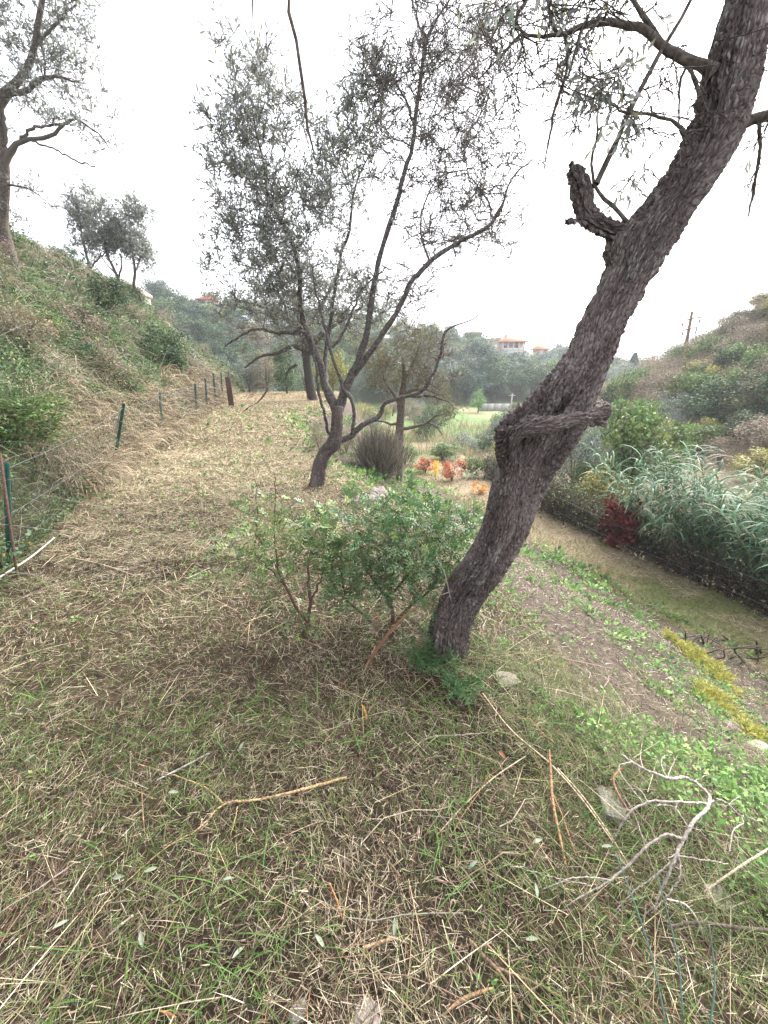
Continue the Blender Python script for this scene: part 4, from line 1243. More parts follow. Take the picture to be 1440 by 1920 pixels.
for (u, Y, w, h, k_, lab) in [(1165, 10.5, 150, 210, 'mid', 'tall light green leafy tree between the trunk and the reeds'), (1075, 12.0, 120, 170, 'grey', 'greyish green leafy tree half hidden by the leaning trunk'), (1225, 11.5, 110, 150, 'mid', 'leafy green tree rising behind the reed clump'), (1120, 9.6, 110, 110, 'yel', 'yellowish leafy bush in front of the tall light green tree')]:
    x_ = (u - 720) / FPX * (Y * math.cos(PITCH) + 3.6 * math.sin(PITCH)); z_ = float(hgt(np.array([x_]), np.array([Y]))[0]); t_ = depth_of(x_, Y, z_)
    plant(k_, 'leafy_tree', lab, 'tree', (x_, Y, z_), w * .5 * t_ / FPX, h * t_ / FPX)
# hedge of dark twiggy undergrowth along the lower path
hr = rng(410)
hd = thing('hedge', 'dark twiggy hedge overgrowing the wire netting along the lower path', 'hedge', (5.0, 6.5, float(hgt(np.array([5.0]), np.array([6.5]))[0])))
hb = np.array(hd.location)
ys = hr.uniform(2.0, 13.5, 9000)
xs = Hx(ys) - .02 + .5 * fbm(ys * 1.7, 0 * ys, 0, 35, 3) + np.abs(hr.normal(size=9000)) * .32
hh = .75 + .25 * fbm(ys * 1.2, 0 * ys, 0, 33) + .25 * sstep(ys, 6, 9)
zs_ = hgt(xs, ys)
d = norm(hr.normal(size=(9000, 3)) * np.array([.8, .8, .5]) + np.array([-.15, 0, .9]))
Ls = hr.uniform(.3, 1.0, 9000) * hh
st_ = np.stack([xs, ys, zs_], -1) + UP * (hr.uniform(0, .45, 9000) * hh)[:, None]
f = np.linspace(0, 1, 3)[None, :, None]
TP = st_[:, None] + d[:, None] * (Ls[:, None, None] * f * .6) + hr.normal(size=(9000, 3, 3)) * .04 * f
b = Buf(); V, q = tubes(TP, np.linspace(.006, .002, 3)[None].repeat(9000, 0), 3)
b.add(V, q, np.repeat(pick(hr, 9000, [(3, (.05, .04, .035)), (2, (.09, .07, .055)), (1, (.17, .13, .10))]), 9, axis=0))
obj('twigs', b.mesh('twigs', hb), M_TWIG, hd, kind='stuff')
k = hr.integers(0, 9000, 26000)
Pl = TP[k, 2] + hr.normal(size=(26000, 3)) * .10
green = sstep(Pl[:, 1], 6.2, 8.5)
ksel = hr.random(26000) < (.35 + .65 * green)
Pl = Pl[ksel]; n = len(Pl)
ll = hr.uniform(.03, .07, n)
V, q = leaves(Pl, norm(hr.normal(size=(n, 3))), norm(hr.normal(size=(n, 3)) + UP), ll, ll * .6, .1)
b = Buf(); b.add(V, q, np.repeat(pick(hr, n, [(3, (.045, .06, .03)), (2, (.08, .10, .04)), (1, (.13, .12, .07)), (1, (.12, .15, .06))]), 4, axis=0))
obj('foliage', b.mesh('foliage', hb), M_LEAF, hd, kind='stuff')
p = on_ground(1130, 1030); p[0] += .36; p[1] += .2; p[2] = float(hgt(p[0:1], p[1:2])[0])
TPL['red'] = crown_mesh('foliage', 311, 26, 1600, .16, C_RED, cr=.36); TPL['red'].materials.append(M_LEAF); TRUNK['red'] = TRUNK['mid']
plant('red', 'red_shrub', 'dark red leafed shrub in the hedge beside the reeds', 'shrub', p, .48, 1.15)

# giant reeds
rd = rng(420)
rc = np.array([6.4, 6.6]); rz_ = float(hgt(rc[:1], rc[1:])[0])
reeds = thing('reed_clump', 'tall blue-green giant reeds with arching leaves above the hedge', 'reeds', (6.4, 6.6, rz_))
rb = np.array([6.4, 6.6, rz_])
def cane(x, y, h, lean, az, seed, nl=30, pale=1.0):
    r = rng(seed)
    z = float(hgt(np.array([x]), np.array([y]))[0])
    f = np.linspace(0, 1, 9)[:, None]
    dirv = np.array([math.cos(az), math.sin(az), 0])
    P = np.array([x, y, z - .05]) + f * np.array([0, 0, h]) * (1 - .25 * lean * f) + dirv * (lean * h * f ** 1.7) + r.normal(size=(9, 3)) * .012
    V, q = tubes(P[None], np.linspace(.011, .003, 9)[None], 5)
    me = mesh_np('cane', V - rb, quads=q, cols=np.array([.25, .27, .13]) * r.uniform(.8, 1.2)); me.materials.append(M_TWIG)
    c = obj('cane', me, M_TWIG, reeds)
    fi = np.linspace(.22, .98, nl); seg = fi * 7.999; i = seg.astype(int); g_ = (seg - i)[:, None]
    B = P[i] * (1 - g_) + P[i + 1] * g_
    a0 = r.uniform(0, 6.28)
    a = a0 + np.arange(nl) * math.pi + r.normal(size=nl) * .45
    hd_ = np.stack([np.cos(a), np.sin(a), 0 * a], -1)
    LL = r.uniform(.38, .66, nl) * (1 - .35 * np.abs(fi - .6)); WW = r.uniform(.020, .034, nl)
    V, q, per = blades(B, hd_, np.broadcast_to(UP, (nl, 3)), LL, WW, r.uniform(.7, 1.15, nl), r.uniform(1.3, 2.6, nl), 5, r.normal(size=nl) * .35, seed, .97)
    cc = pick(r, nl, [(4, (.105, .20, .12)), (3, (.15, .265, .165)), (3, (.06, .12, .065)), (.8, (.30, .28, .16)), (.4, (.2, .15, .09))])
    me = mesh_np('leaf_blades', V - rb, quads=q, cols=np.repeat(cc, per, axis=0)); me.materials.append(M_LEAF)
    obj('leaf_blades', me, M_LEAF, c)
for i in range(280):
    y = rd.uniform(2.6, 7.4)
    x = Hx(y) + .6 + abs(rd.normal()) * 1.2
    h = rd.uniform(1.5, 2.5) + .4 * (y > 6.5)
    if i % 9 == 0: h += .4
    cane(x, y, h, rd.uniform(.15, .75), rd.normal(math.pi + .3, .7), 430 + i)

# ---------------------------------------------------------------- mastic shrubs in front of the leaning trunk
MASTIC = [(4, (.065, .14, .055)), (3, (.10, .195, .075)), (2, (.15, .255, .10)), (1, (.04, .085, .04)), (.7, (.24, .30, .10))]
def pinnate(P, D, r, L, nl, table, leaf):
    """pinnate leaves: rachis from P along D with nl leaflet pairs"""
    n = len(P)
    N = norm(UP + r.normal(size=(n, 3)) * .6)
    S = norm(np.cross(D, N)); N = norm(np.cross(S, D))
    f = (np.arange(nl) + .6) / nl
    Pl, Dl, Nl = [], [], []
    for s in (-1, 1):
        p = P[:, None] + D[:, None] * (f[None, :, None] * L[:, None, None]) - UP * (.25 * L[:, None, None] * f[None, :, None] ** 2)
        d = norm(D[:, None] * .55 + S[:, None] * s + N[:, None] * .15 + r.normal(size=(n, nl, 3)) * .15)
        Pl.append(p.reshape(-1, 3)); Dl.append(d.reshape(-1, 3)); Nl.append(np.repeat(N, nl, axis=0))
    Pl, Dl, Nl = np.concatenate(Pl), np.concatenate(Dl), np.concatenate(Nl)
    c = np.repeat(pick(r, n, table), nl, axis=0); c = np.concatenate([c, c]) * r.uniform(.8, 1.2, (len(Pl), 1))
    ll = leaf * r.uniform(.7, 1.2, len(Pl))
    V, q = leaves(Pl, Dl, Nl, ll, ll * .38, .12)
    return V, q, np.repeat(c, 4, axis=0)

def mastic(label, root_px, stems, blobs, n, seed, per=7, table=MASTIC):
    r = rng(seed)
    b = on_ground(*root_px)
    Y = b[1]
    blobs = [[q_[0], q_[1], q_[2] - .06] + list(q_[3:]) for q_ in blobs]
    root = thing('mastic_shrub', label, 'shrub', tuple(b))
    ls = []
    for k, s in enumerate(stems):
        p4 = trace(s, Y, .7, 14)
        p4[1:, :3] += rng(seed + k).normal(size=p4[1:, :3].shape) * .004
        ls.append(p4)
        obj('stem', limb_mesh('stem', p4, (.115, .072, .052) if k < 2 else (.09, .066, .05), b, 7, seed + k, .15), M_TWIG, root)
    g = Grow(ls, seed)
    g.fill(blobs, n, droop=.0, rmax=.005, up=.12, curl=.12)
    tw, trr = g.twigs(per, .05, .13, up=.15, rad=.0013)
    obj('twigs', g.branch_mesh('twigs', tw[::3], trr[::3], (.16, .11, .075), b), M_TWIG, root, kind='stuff')
    D = norm(tw[:, 2] - tw[:, 0])
    bf = Buf(); bf.add(*pinnate(tw[:, 1], D, r, r.uniform(.05, .085, len(tw)), 4, table, .028))
    obj('foliage', bf.mesh('foliage', b), M_GLOSSY, root, kind='stuff')
    return root
b1 = on_ground(575, 1195); y1 = b1[1]
mastic('sparse green mastic shrub on a single reddish stem at the path side', (575, 1195),
       [[(575, 1200, 13), (574, 1170, 12), (582, 1140, 9), (580, 1100, 7), (578, 1060, 5)], [(576, 1165, 9), (552, 1130, 8), (530, 1090, 7), (520, 1060, 5), (515, 1020, 4)], [(580, 1130, 6), (600, 1090, 5), (612, 1050, 4)], [(535, 1100, 5), (500, 1060, 4), (470, 1030, 3)], [(478, 1040, 4), (482, 960, 3), (480, 900, 2)], [(515, 1020, 3), (516, 940, 3), (514, 885, 2)]],
       [bl(500, 1000, y1, 60, 50, .22), bl(450, 1020, y1, 45, 35, .2), bl(560, 985, y1 + .05, 50, 50, .22), bl(580, 1030, y1, 45, 40, .2), bl(480, 1060, y1, 50, 30, .2), bl(500, 930, y1, 60, 40, .25, 1500), bl(410, 1030, y1, 30, 30, .2, 700), bl(600, 960, y1, 40, 40, .2), bl(530, 1085, y1, 60, 25, .2), bl(560, 1130, y1 - .05, 60, 30, .2, 900)], 135, 501, 4, [(3, (.13, .20, .06)), (3, (.09, .17, .06)), (2, (.20, .28, .09)), (1, (.06, .12, .05))])
b2 = on_ground(735, 1170); y2 = b2[1]
mastic('dense dark green mastic shrub against the leaning trunk', (735, 1170),
       [[(735, 1175, 12), (736, 1150, 11), (730, 1125, 10), (735, 1090, 7), (740, 1050, 5)], [(728, 1190, 9, -.03), (755, 1150, 9), (790, 1120, 8), (812, 1100, 6), (830, 1060, 4)], [(722, 1200, 9, -.04), (690, 1160, 8), (650, 1125, 7), (625, 1100, 5), (610, 1060, 4)], [(732, 1125, 7), (700, 1090, 6), (680, 1050, 4)], [(740, 1110, 6), (770, 1070, 5), (790, 1020, 4)], [(650, 1125, 5), (640, 1080, 4), (640, 1030, 3)]],
       [bl(700, 1010, y2, 70, 60, .26), bl(780, 1000, y2, 70, 60, .26), bl(830, 985, y2 + .1, 55, 50, .24), bl(740, 960, y2, 60, 30, .25), bl(640, 1040, y2, 50, 45, .22), bl(760, 1060, y2, 80, 40, .25), bl(845, 1040, y2, 40, 50, .2), bl(690, 1070, y2, 60, 30, .22), bl(800, 950, y2 + .1, 60, 25, .2), bl(620, 990, y2, 40, 50, .25, 1800), bl(680, 930, y2, 40, 30, .2, 900), bl(770, 1095, y2 - .05, 80, 25, .2), bl(650, 1090, y2 - .05, 45, 25, .2, 1000), bl(880, 970, y2 + .1, 20, 40, .15)], 380, 521, 6)
b3 = on_ground(690, 1255)
p4 = trace([(682, 1258, 6), (700, 1228, 7), (722, 1196, 6), (745, 1170, 5), (775, 1140, 4)], b3[1], 1, 14)
p4[0, 2] -= .02
obj('bent_stem', limb_mesh('bent_stem', p4, (.20, .105, .065), b3, 7, 3, .15), M_TWIG, loc=tuple(b3), label='bare reddish bent stem rising from the straw under the dark shrub', cat='stem')

# feathery wild asparagus at the trunk foot
def feather(name, label, cat, p, nf, L, seed, table, spread=.5, lean=(0, 0), width=.02, nneedle=46):
    r = rng(seed)
    root = thing(name, label, cat, tuple(p))
    st = Buf(); nd = Buf()
    f = np.linspace(0, 1, 6)[None, :, None]
    a = r.uniform(0, 6.28, nf)
    d = norm(np.stack([np.cos(a) * spread + lean[0], np.sin(a) * spread + lean[1], np.ones(nf)], -1))
    LL = r.uniform(.5, 1.1, nf)[:, None, None] * L
    P = np.asarray(p) * 0 + d[:, None] * LL * f - UP * LL * .35 * f * f + np.stack([np.cos(a), np.sin(a), 0 * a], -1)[:, None] * LL * .3 * f * f
    V, q = tubes(P, np.linspace(.0022, .0008, 6)[None].repeat(nf, 0), 3)
    st.add(V, q, np.array([.13, .16, .07]))
    k = np.repeat(np.arange(nf), nneedle); m = len(k)
    s = r.uniform(.2, 1, m) * 4.999; i = s.astype(int); g_ = (s - i)[:, None]
    B = P[k, i] * (1 - g_) + P[k, i + 1] * g_
    tn = norm(P[k, i + 1] - P[k, i])
    dn = norm(tn * .4 + r.normal(size=(m, 3)))
    ll = r.uniform(.4, 1, m) * width * 2.2
    V, q = leaves(B, dn, norm(r.normal(size=(m, 3))), ll, ll * .10 + .0012, .1)
    nd.add(V, q, np.repeat(pick(r, m, table), 4, axis=0))
    obj('stems', st.mesh('stems'), M_TWIG, root, kind='stuff')
    obj('foliage', nd.mesh('foliage'), M_LEAF, root, kind='stuff')
    return root
FERN = [(3, (.07, .15, .06)), (2, (.10, .20, .08)), (1, (.05, .11, .05))]
p = on_ground(806, 1240); feather('asparagus_plant', 'feathery dark green wild asparagus at the foot of the leaning trunk', 'plant', p, 16, .26, 541, FERN, .6, (-.1, -.3), .022, 90)
p = on_ground(860, 1285); feather('asparagus_plant', 'lower feathery green asparagus sprig in front of the trunk foot', 'plant', p, 14, .22, 542, FERN, .7, (.1, -.2), .02, 80)
YF = [(3, (.34, .33, .075)), (2, (.43, .42, .12)), (1.5, (.21, .23, .07))]
for i, (u, v, n_, L_, lab) in enumerate([(1262, 1205, 34, .34, 'uppermost clump of yellow feathery plant above the dead brush'), (1300, 1240, 44, .42, 'largest clump of yellow feathery plant trailing down the slope edge'),
                               (1345, 1275, 36, .40, 'yellow feathery clump next to the largest one, trailing towards the brush'), (1330, 1318, 38, .36, 'separate yellow feathery clump on bare dark earth below the others'), (1405, 1375, 16, .26, 'small pale yellow feathery tuft among pale stones')]):
    p = on_ground(u, v); feather('yellow_plant', lab, 'plant', p, n_, L_ * .5, 550 + i, YF, 1.6, (1.0, -.6), .03, 80)

# ---------------------------------------------------------------- fences
def rod(name, p0, p1, rad, mat, parent, off, sides=6, col=(.1, .1, .1)):
    P = np.array([p0, p1])
    return obj(name, limb_mesh(name, np.c_[P, [rad, rad]], col, off, sides, 0, 0), mat, parent)

def angle_post(name, p0, p1, w, mat, parent, off):
    """T-section steel post"""
    ax = norm(np.asarray(p1) - np.asarray(p0))
    s = norm(np.cross(ax, np.array([0, 1, 0.1]))); t = np.cross(ax, s)
    prof = [(-w, -.12 * w), (w, -.12 * w), (w, .12 * w), (.12 * w, .12 * w), (.12 * w, w), (-.12 * w, w), (-.12 * w, .12 * w), (-w, .12 * w)]
    V = [np.asarray(c) + s * a + t * b - np.asarray(off) for c in (p0, p1) for a, b in prof]
    F_ = [[i, (i + 1) % 8, 8 + (i + 1) % 8, 8 + i] for i in range(8)] + [[8, 9, 10, 15], [10, 11, 14, 15], [11, 12, 13, 14]]
    return obj(name, mesh_np(name, np.array(V), quads=np.array(F_)), mat, parent)

fence = thing('wire_fence', 'wire netting fence on thin dark green posts along the bank', 'fence', (Lx(3.0), 3.0, 0))
fo = np.array(fence.location)
tops = []
for (ub, vb, ut, vt, Y) in [(8, 1068, 2, 868, 2.95), (204, 885, 229, 757, 6.2), (304, 830, 298, 736, 8.8), (377, 800, 371, 719, 11.8), (397, 792, 390, 710, 13.2), (413, 782, 405, 700, 14.6), (424, 776, 417, 698, 16.2), (436, 768, 430, 698, 18)]:
    bx_ = Lx(Y); p0 = np.array([bx_, Y, float(hgt(np.array([bx_]), np.array([Y]))[0]) - .1])
    # base on the fence line, lean and height from the photograph
    tb, tt = at(ub, vb, Y), at(ut, vt, Y)
    p1 = p0 + np.array([tt[0] - tb[0], 0, 0]); p1[2] = max(tt[2], p0[2] + .8)
    p1[0] = .5 * p1[0] + .5 * tt[0]; p0[0] = .5 * p0[0] + .5 * tb[0]; p0[2] = float(hgt(p0[0:1], p0[1:2])[0]) - .1
    angle_post('post', p0, p1, .024 if Y < 10 else .03, M_POST, fence, fo)
    tops.append((p0, p1))
first = (tops[0][0] + np.array([.75, -3.2, 0]), tops[0][1] + np.array([.75, -3.2, 0]))
seq = [first] + tops
for f_ in (.25, .55, .95):
    pts = []
    for (a, b) in seq:
        pts.append(a + (b - a) * f_)
    w_ = []
    for a, b in zip(pts[:-1], pts[1:]):
        for s in np.linspace(0, 1, 6)[:-1]:
            w_.append(a + (b - a) * s - UP * .05 * math.sin(math.pi * s))
    w_.append(pts[-1]); w_ = np.array(w_)
    obj('wire', limb_mesh('wire', np.c_[w_, np.full(len(w_), .0022)], (.12, .15, .13), fo, 4, 0, 0), M_WIRE, fence)
nb_ = Buf(); segs = []
for (a, b), (c, d) in zip(seq[:-1], seq[1:]):
    n_ = int(np.linalg.norm(c - a) / .12)
    for i in range(n_):
        s0 = i / n_; s1 = min((i + 7) / n_, 1); s2 = max((i - 7) / n_, 0)
        segs.append([a + (c - a) * s0, (b + (d - b) * s1) * .95 + .05 * a]); segs.append([a + (c - a) * s0, (b + (d - b) * s2) * .95 + .05 * a])
segs = np.array(segs)
V, q = tubes(segs, np.full((len(segs), 2), .0016), 3); nb_.add(V, q, np.array([.1, .13, .11]))
obj('netting', nb_.mesh('netting', fo), M_WIRE, fence, kind='stuff')
p0 = at(20, 1060, 2.75); p0[2] = float(hgt(p0[0:1], p0[1:2])[0]) - .05; p1 = at(0, 850, 2.75)
rp = thing('rusty_rod', 'thin rusty iron rod standing against the green fence post', 'rod', tuple(p0)); rod('shaft', p0, p1, .009, M_RUST, rp, p0)

lf = thing('wire_fence', 'low wire fence on dark stakes along the lower path', 'fence', (Hx(6.0), 6.0, float(hgt(np.array([Hx(6.0)]), np.array([6.0]))[0])))
lo = np.array(lf.location); tp_ = []
for Y in (2.2, 4.0, 6.0, 8.2, 10.5, 13):
    x = Hx(Y) - .06; z = float(hgt(np.array([x]), np.array([Y]))[0])
    a, b = np.array([x, Y, z - .1]), np.array([x + .03, Y, z + .62])
    obj('stake', limb_mesh('stake', np.c_[np.array([a, (a + b) / 2, b]), [.014, .013, .012]], (.06, .045, .035), lo, 6, 0, .2), M_TWIG, lf); tp_.append((a, b))
for f_ in (.45, .9):
    w_ = []
    for (a, b), (c, d) in zip(tp_[:-1], tp_[1:]):
        for s in np.linspace(0, 1, 6)[:-1]:
            w_.append((a + (b - a) * f_) * (1 - s) + (c + (d - c) * f_) * s - UP * .04 * math.sin(math.pi * s))
    w_ = np.array(w_)
    obj('wire', limb_mesh('wire', np.c_[w_, np.full(len(w_), .003)], (.35, .33, .3), lo, 4, 0, 0), M_WIRE, lf)

# rusty sheet at the far end of the fence and a bent hoop of netting over the path
p = on_ground(434, 762)
t = depth_of(*p); s = t / FPX
pan = thing('scrap_metal', 'upright rusty brown metal sheet at the far end of the fence', 'metal sheet', tuple(p))
pv, pq = [], []
for i in range(7):
    for k_ in range(2):
        for d_ in (0, .03):
            pv.append([(-5 + 10 * i / 6) * s, d_ + .02 * (i % 2), (0 if k_ == 0 else (50 + (i * 3 % 5)) * s)])
for i in range(6):
    o_ = i * 4; n_ = o_ + 4
    pq += [[o_, n_, n_ + 2, o_ + 2], [o_ + 1, o_ + 3, n_ + 3, n_ + 1], [o_ + 2, n_ + 2, n_ + 3, o_ + 3]]
pq += [[0, 2, 3, 1], [24, 25, 27, 26]]
obj('sheet', mesh_np('sheet', np.array(pv), quads=np.array(pq)), M_RUST, pan)
p = on_ground(455, 772); t = depth_of(*p); s = t / FPX
hoop = thing('netting_hoop', 'curled end of rusty wire netting bent over the path', 'netting', tuple(p))
for k_ in range(7):
    rr_ = 1 - k_ * .07
    path = [(450, 779), (462, 766), (480, 756), (492, 742), (499, 728), (494 - k_, 719 + k_), (484 - k_, 718 + k_ * 1.2), (472 + k_, 730), (464 + k_ * .6, 748)]
    w_ = np.array([at(u + k_ * .9, v - k_ * .4, p[1] - .2 + k_ * .09) for u, v in path])
    w_ = spline(w_, 30)
    obj('wire', limb_mesh('wire', np.c_[w_, np.full(len(w_), .0045)], (.06, .04, .035), p, 4, 0, 0), M_RUST, hoop)

# ---------------------------------------------------------------- stones
def stone_mesh(seed, flat=.6):
    r = rng(seed)
    import bmesh
    bm = bmesh.new(); bmesh.ops.create_icosphere(bm, subdivisions=2, radius=.5)
    for v in bm.verts:
        d = np.array(v.co)
        k_ = .8 + .55 * float(vnoise(d[0] * 2.2 + seed, d[1] * 2.2, d[2] * 2.2, s=seed))
        v.co = Vector((d[0] * k_ * 1.1, d[1] * k_ * .85, d[2] * k_ * flat))
        for ax_ in range(3):
            v.co[ax_] = max(min(v.co[ax_], (.42, .36, .24)[ax_]), -(.42, .36, .24)[ax_])
    me = bpy.data.meshes.new('stone'); bm.to_mesh(me); bm.free(); me.materials.append(M_STONE)
    return me
STN = [stone_mesh(600 + i) for i in range(6)]
sr = rng(610)
wall = None
wy = np.linspace(10.6, 14.6, 15)
wl = thing('stone_wall', 'tumbledown dry stone retaining wall under the edge of the upper path', 'wall', (Ex(12.0), 12.0, float(hgt(np.array([Ex(12.0)]), np.array([12.0]))[0]) - .5))
wo_ = np.array(wl.location)
for i, y in enumerate(wy):
    for row in range(5):
        x = Ex(y) + .05 + (4 - row) * .10 + sr.normal() * .03
        z = float(hgt(np.array([Ex(y) - .2]), np.array([y]))[0]) - .86 + row * .17 + sr.normal() * .02
        o = obj('stone', STN[sr.integers(6)], M_STONE, wl, loc=(x - wo_[0], y + sr.normal() * .05 + .14 * (row % 2) - wo_[1], z - wo_[2]), rot=(sr.normal() * .2, sr.normal() * .2, sr.uniform(1.2, 1.9)))
        o.scale = [sr.uniform(.28, .42), sr.uniform(.25, .36), sr.uniform(.3, .42)]
STONE_N = 'loose grey stone in the rubble heap on the slope'
for i in range(26):
    u, v = sr.normal(700, 16), sr.normal(938, 9)
    p = on_ground(u, v)
    o = obj('stone', STN[sr.integers(6)], M_STONE, loc=(p[0], p[1], p[2] + .02), rot=(sr.normal() * .3, sr.normal() * .3, sr.uniform(0, 6)), label=STONE_N, cat='stone', group='rubble stones on the slope')
    k_ = sr.uniform(.09, .22); o.scale = (k_, k_, k_)
M_PALE = mat_plain('pale_rock', (.25, .215, .19), .9, 12, .3, .5, .02)
STP = []
for i in range(6):
    m_ = STN[i].copy(); m_.materials.clear(); m_.materials.append(M_PALE); STP.append(m_)
for (u, v, w, lab, k_) in [(950, 1278, 46, 'pale pinkish stone beside the foot of the leaning trunk', 0), (1150, 1515, 70, 'large half-buried stone under the tangled white branch', 1), (690, 1908, 60, 'pale flat stone in the grass near the bent green blades', 2), (560, 1905, 40, 'small buried grey stone in the grass', 3),
                           (1375, 1365, 34, 'pale stone beside the yellow tuft on the slope', 4), (1430, 1412, 60, 'white stone at the lower end of the dark earth slope', 5), (1345, 1690, 50, 'dark flat stone at the terrace edge below the dead brush', 0)]:
    p = on_ground(u, v); t = depth_of(*p); s = w * t / FPX
    o = obj('stone', (STN if k_ in (1, 3) else STP)[k_], M_STONE, loc=(p[0], p[1], p[2] - .02 * s), rot=(.1, .1, k_ * 1.3), label=lab, cat='stone'); o.scale = (s, s, s * .55)

# ---------------------------------------------------------------- sticks and dead branches on the ground
def ground_line(px, h=.012, n=None, widths=None):
    out = []
    for i, q_ in enumerate(px):
        p = on_ground(q_[0], q_[1]); t = depth_of(*p)
        hh = q_[3] if len(q_) > 3 else h
        d = ray(q_[0], q_[1])
        P = EYE + d * ((1.6 - (p[2] + hh)) / -d[2]) if d[2] < -.05 else p
        out.append([*P, .5 * q_[2] * t / FPX])
    return spline(np.array(out), n or max(8, 4 * len(px)))
def stick(label, parts, color, name='stick', cat='stick', h=.012, seed=0, rough=.13, jit=.0008, ws=.7):
    ls = [ground_line(p, h, 8 * len(p)) for p in parts]
    for l in ls: l[:, 3] *= ws
    b = ls[0][0, :3].copy()
    if len(ls) == 1:
        me = limb_mesh(name, ls[0], color, b, 6, seed, rough)
        return obj(name, me, M_STICK, loc=tuple(b), label=label, cat=cat)
    root = thing(name, label, cat, tuple(b))
    for k_, l in enumerate(ls):
        l[1:, :3] += rng(seed + k_).normal(size=l[1:, :3].shape) * jit
        obj('stem' if k_ == 0 else 'side_branch', limb_mesh('stem', l, color, b, 7, seed + k_, rough), M_STICK, root)
    return root
TAN = (.46, .31, .17); GREYW = (.40, .355, .32); ORNG = (.29, .175, .10); BRNW = (.20, .135, .09)
stick('forked tan stick lying in the cut grass with a pale straight tip', [[(650, 1458, 7), (560, 1482, 7), (480, 1500, 6), (420, 1508, 5), (370, 1555, 4), (310, 1590, 3), (235, 1655, 2)], [(420, 1508, 5), (390, 1480, 4), (330, 1455, 3), (258, 1432, 2)], [(445, 1512, 3), (440, 1540, 3), (432, 1568, 2)]], TAN, seed=1)
stick('grey straight twig beside the forked tan stick', [[(295, 1462, 4), (340, 1440, 5), (392, 1412, 4)]], (.36, .34, .32), seed=2)
stick('orange peeled stick standing out of the grass below the trunk', [[(1030, 1405, 4, .10), (1032, 1440, 7, .09), (1036, 1500, 7, .06), (1050, 1570, 7, .03), (1066, 1648, 6, .0)]], ORNG, seed=3)
stick('short thick brown stick near the bottom stones', [[(680, 1778, 9), (705, 1770, 10), (740, 1758, 8)]], (.34, .22, .14), seed=4)
stick('long brown forked branch reaching out of the lower grass', [[(880, 1762, 9), (905, 1790, 9), (930, 1815, 8), (960, 1860, 7), (980, 1915, 6)], [(930, 1815, 7), (1000, 1842, 6), (1060, 1875, 5), (1110, 1918, 4)]], BRNW, seed=5)
stick('orange brown curved twig near the long forked branch', [[(830, 1905, 4), (860, 1878, 8), (895, 1862, 9), (925, 1852, 5)]], (.26, .155, .09), seed=6)
stick('pale bleached stick at the foot of the fence', [[(-5, 1085, 5, .06), (50, 1050, 5, .05), (102, 1008, 4, .03)]], (.52, .48, .43), seed=7)
stick('thin tan twig lying across the path below the fence', [[(130, 1045, 3), (190, 1058, 3), (250, 1078, 2)]], (.45, .36, .25), seed=8)
stick('thin pale twig lying on the mown path near the sparse shrub', [[(350, 1085, 3), (372, 1075, 3), (392, 1065, 2)]], (.5, .42, .32), seed=9)
stick('thin forked grey twig under the trunk foot', [[(765, 1412, 3), (800, 1385, 4), (860, 1378, 3), (915, 1374, 2)], [(800, 1385, 3), (812, 1365, 3), (820, 1348, 2)]], (.33, .28, .23), seed=10)
stick('orange splinter lying in the straw near the dark shrub', [[(678, 1320, 3), (684, 1333, 6), (688, 1348, 4)]], (.5, .2, .07), seed=11)
stick('small orange chip of wood in the grass', [[(300, 1895, 3), (315, 1900, 7), (330, 1908, 4)]], (.45, .18, .08), seed=12)
stick('brown twig lying below the large grey stub of grass', [[(200, 1758, 3), (222, 1738, 7), (250, 1716, 6)]], (.36, .30, .25), seed=13)
stick('thin orange stem leaning in the grass in front of the thick stick', [[(618, 1655, 3), (632, 1690, 4), (642, 1722, 3)]], (.45, .2, .08), seed=14)
stick('long thin dry stalk slanting from the trunk side towards the grass', [[(985, 1418, 3, .05), (930, 1455, 3, .03), (870, 1510, 3, .02), (820, 1565, 3, .01)]], (.46, .37, .26), seed=15)
stick('long straight pale stalk running down towards the tangled branch', [[(905, 1300, 3, .04), (960, 1370, 3, .05), (1040, 1440, 3, .07), (1100, 1510, 3, .08), (1150, 1580, 3, .06)]], (.48, .38, .27), seed=16)
stick('straight dry stalk next to the orange peeled stick', [[(1045, 1440, 3, .05), (1090, 1490, 4, .06), (1140, 1560, 4, .05), (1190, 1640, 3, .03)]], (.42, .33, .24), seed=17)
WH = (.28, .245, .22)
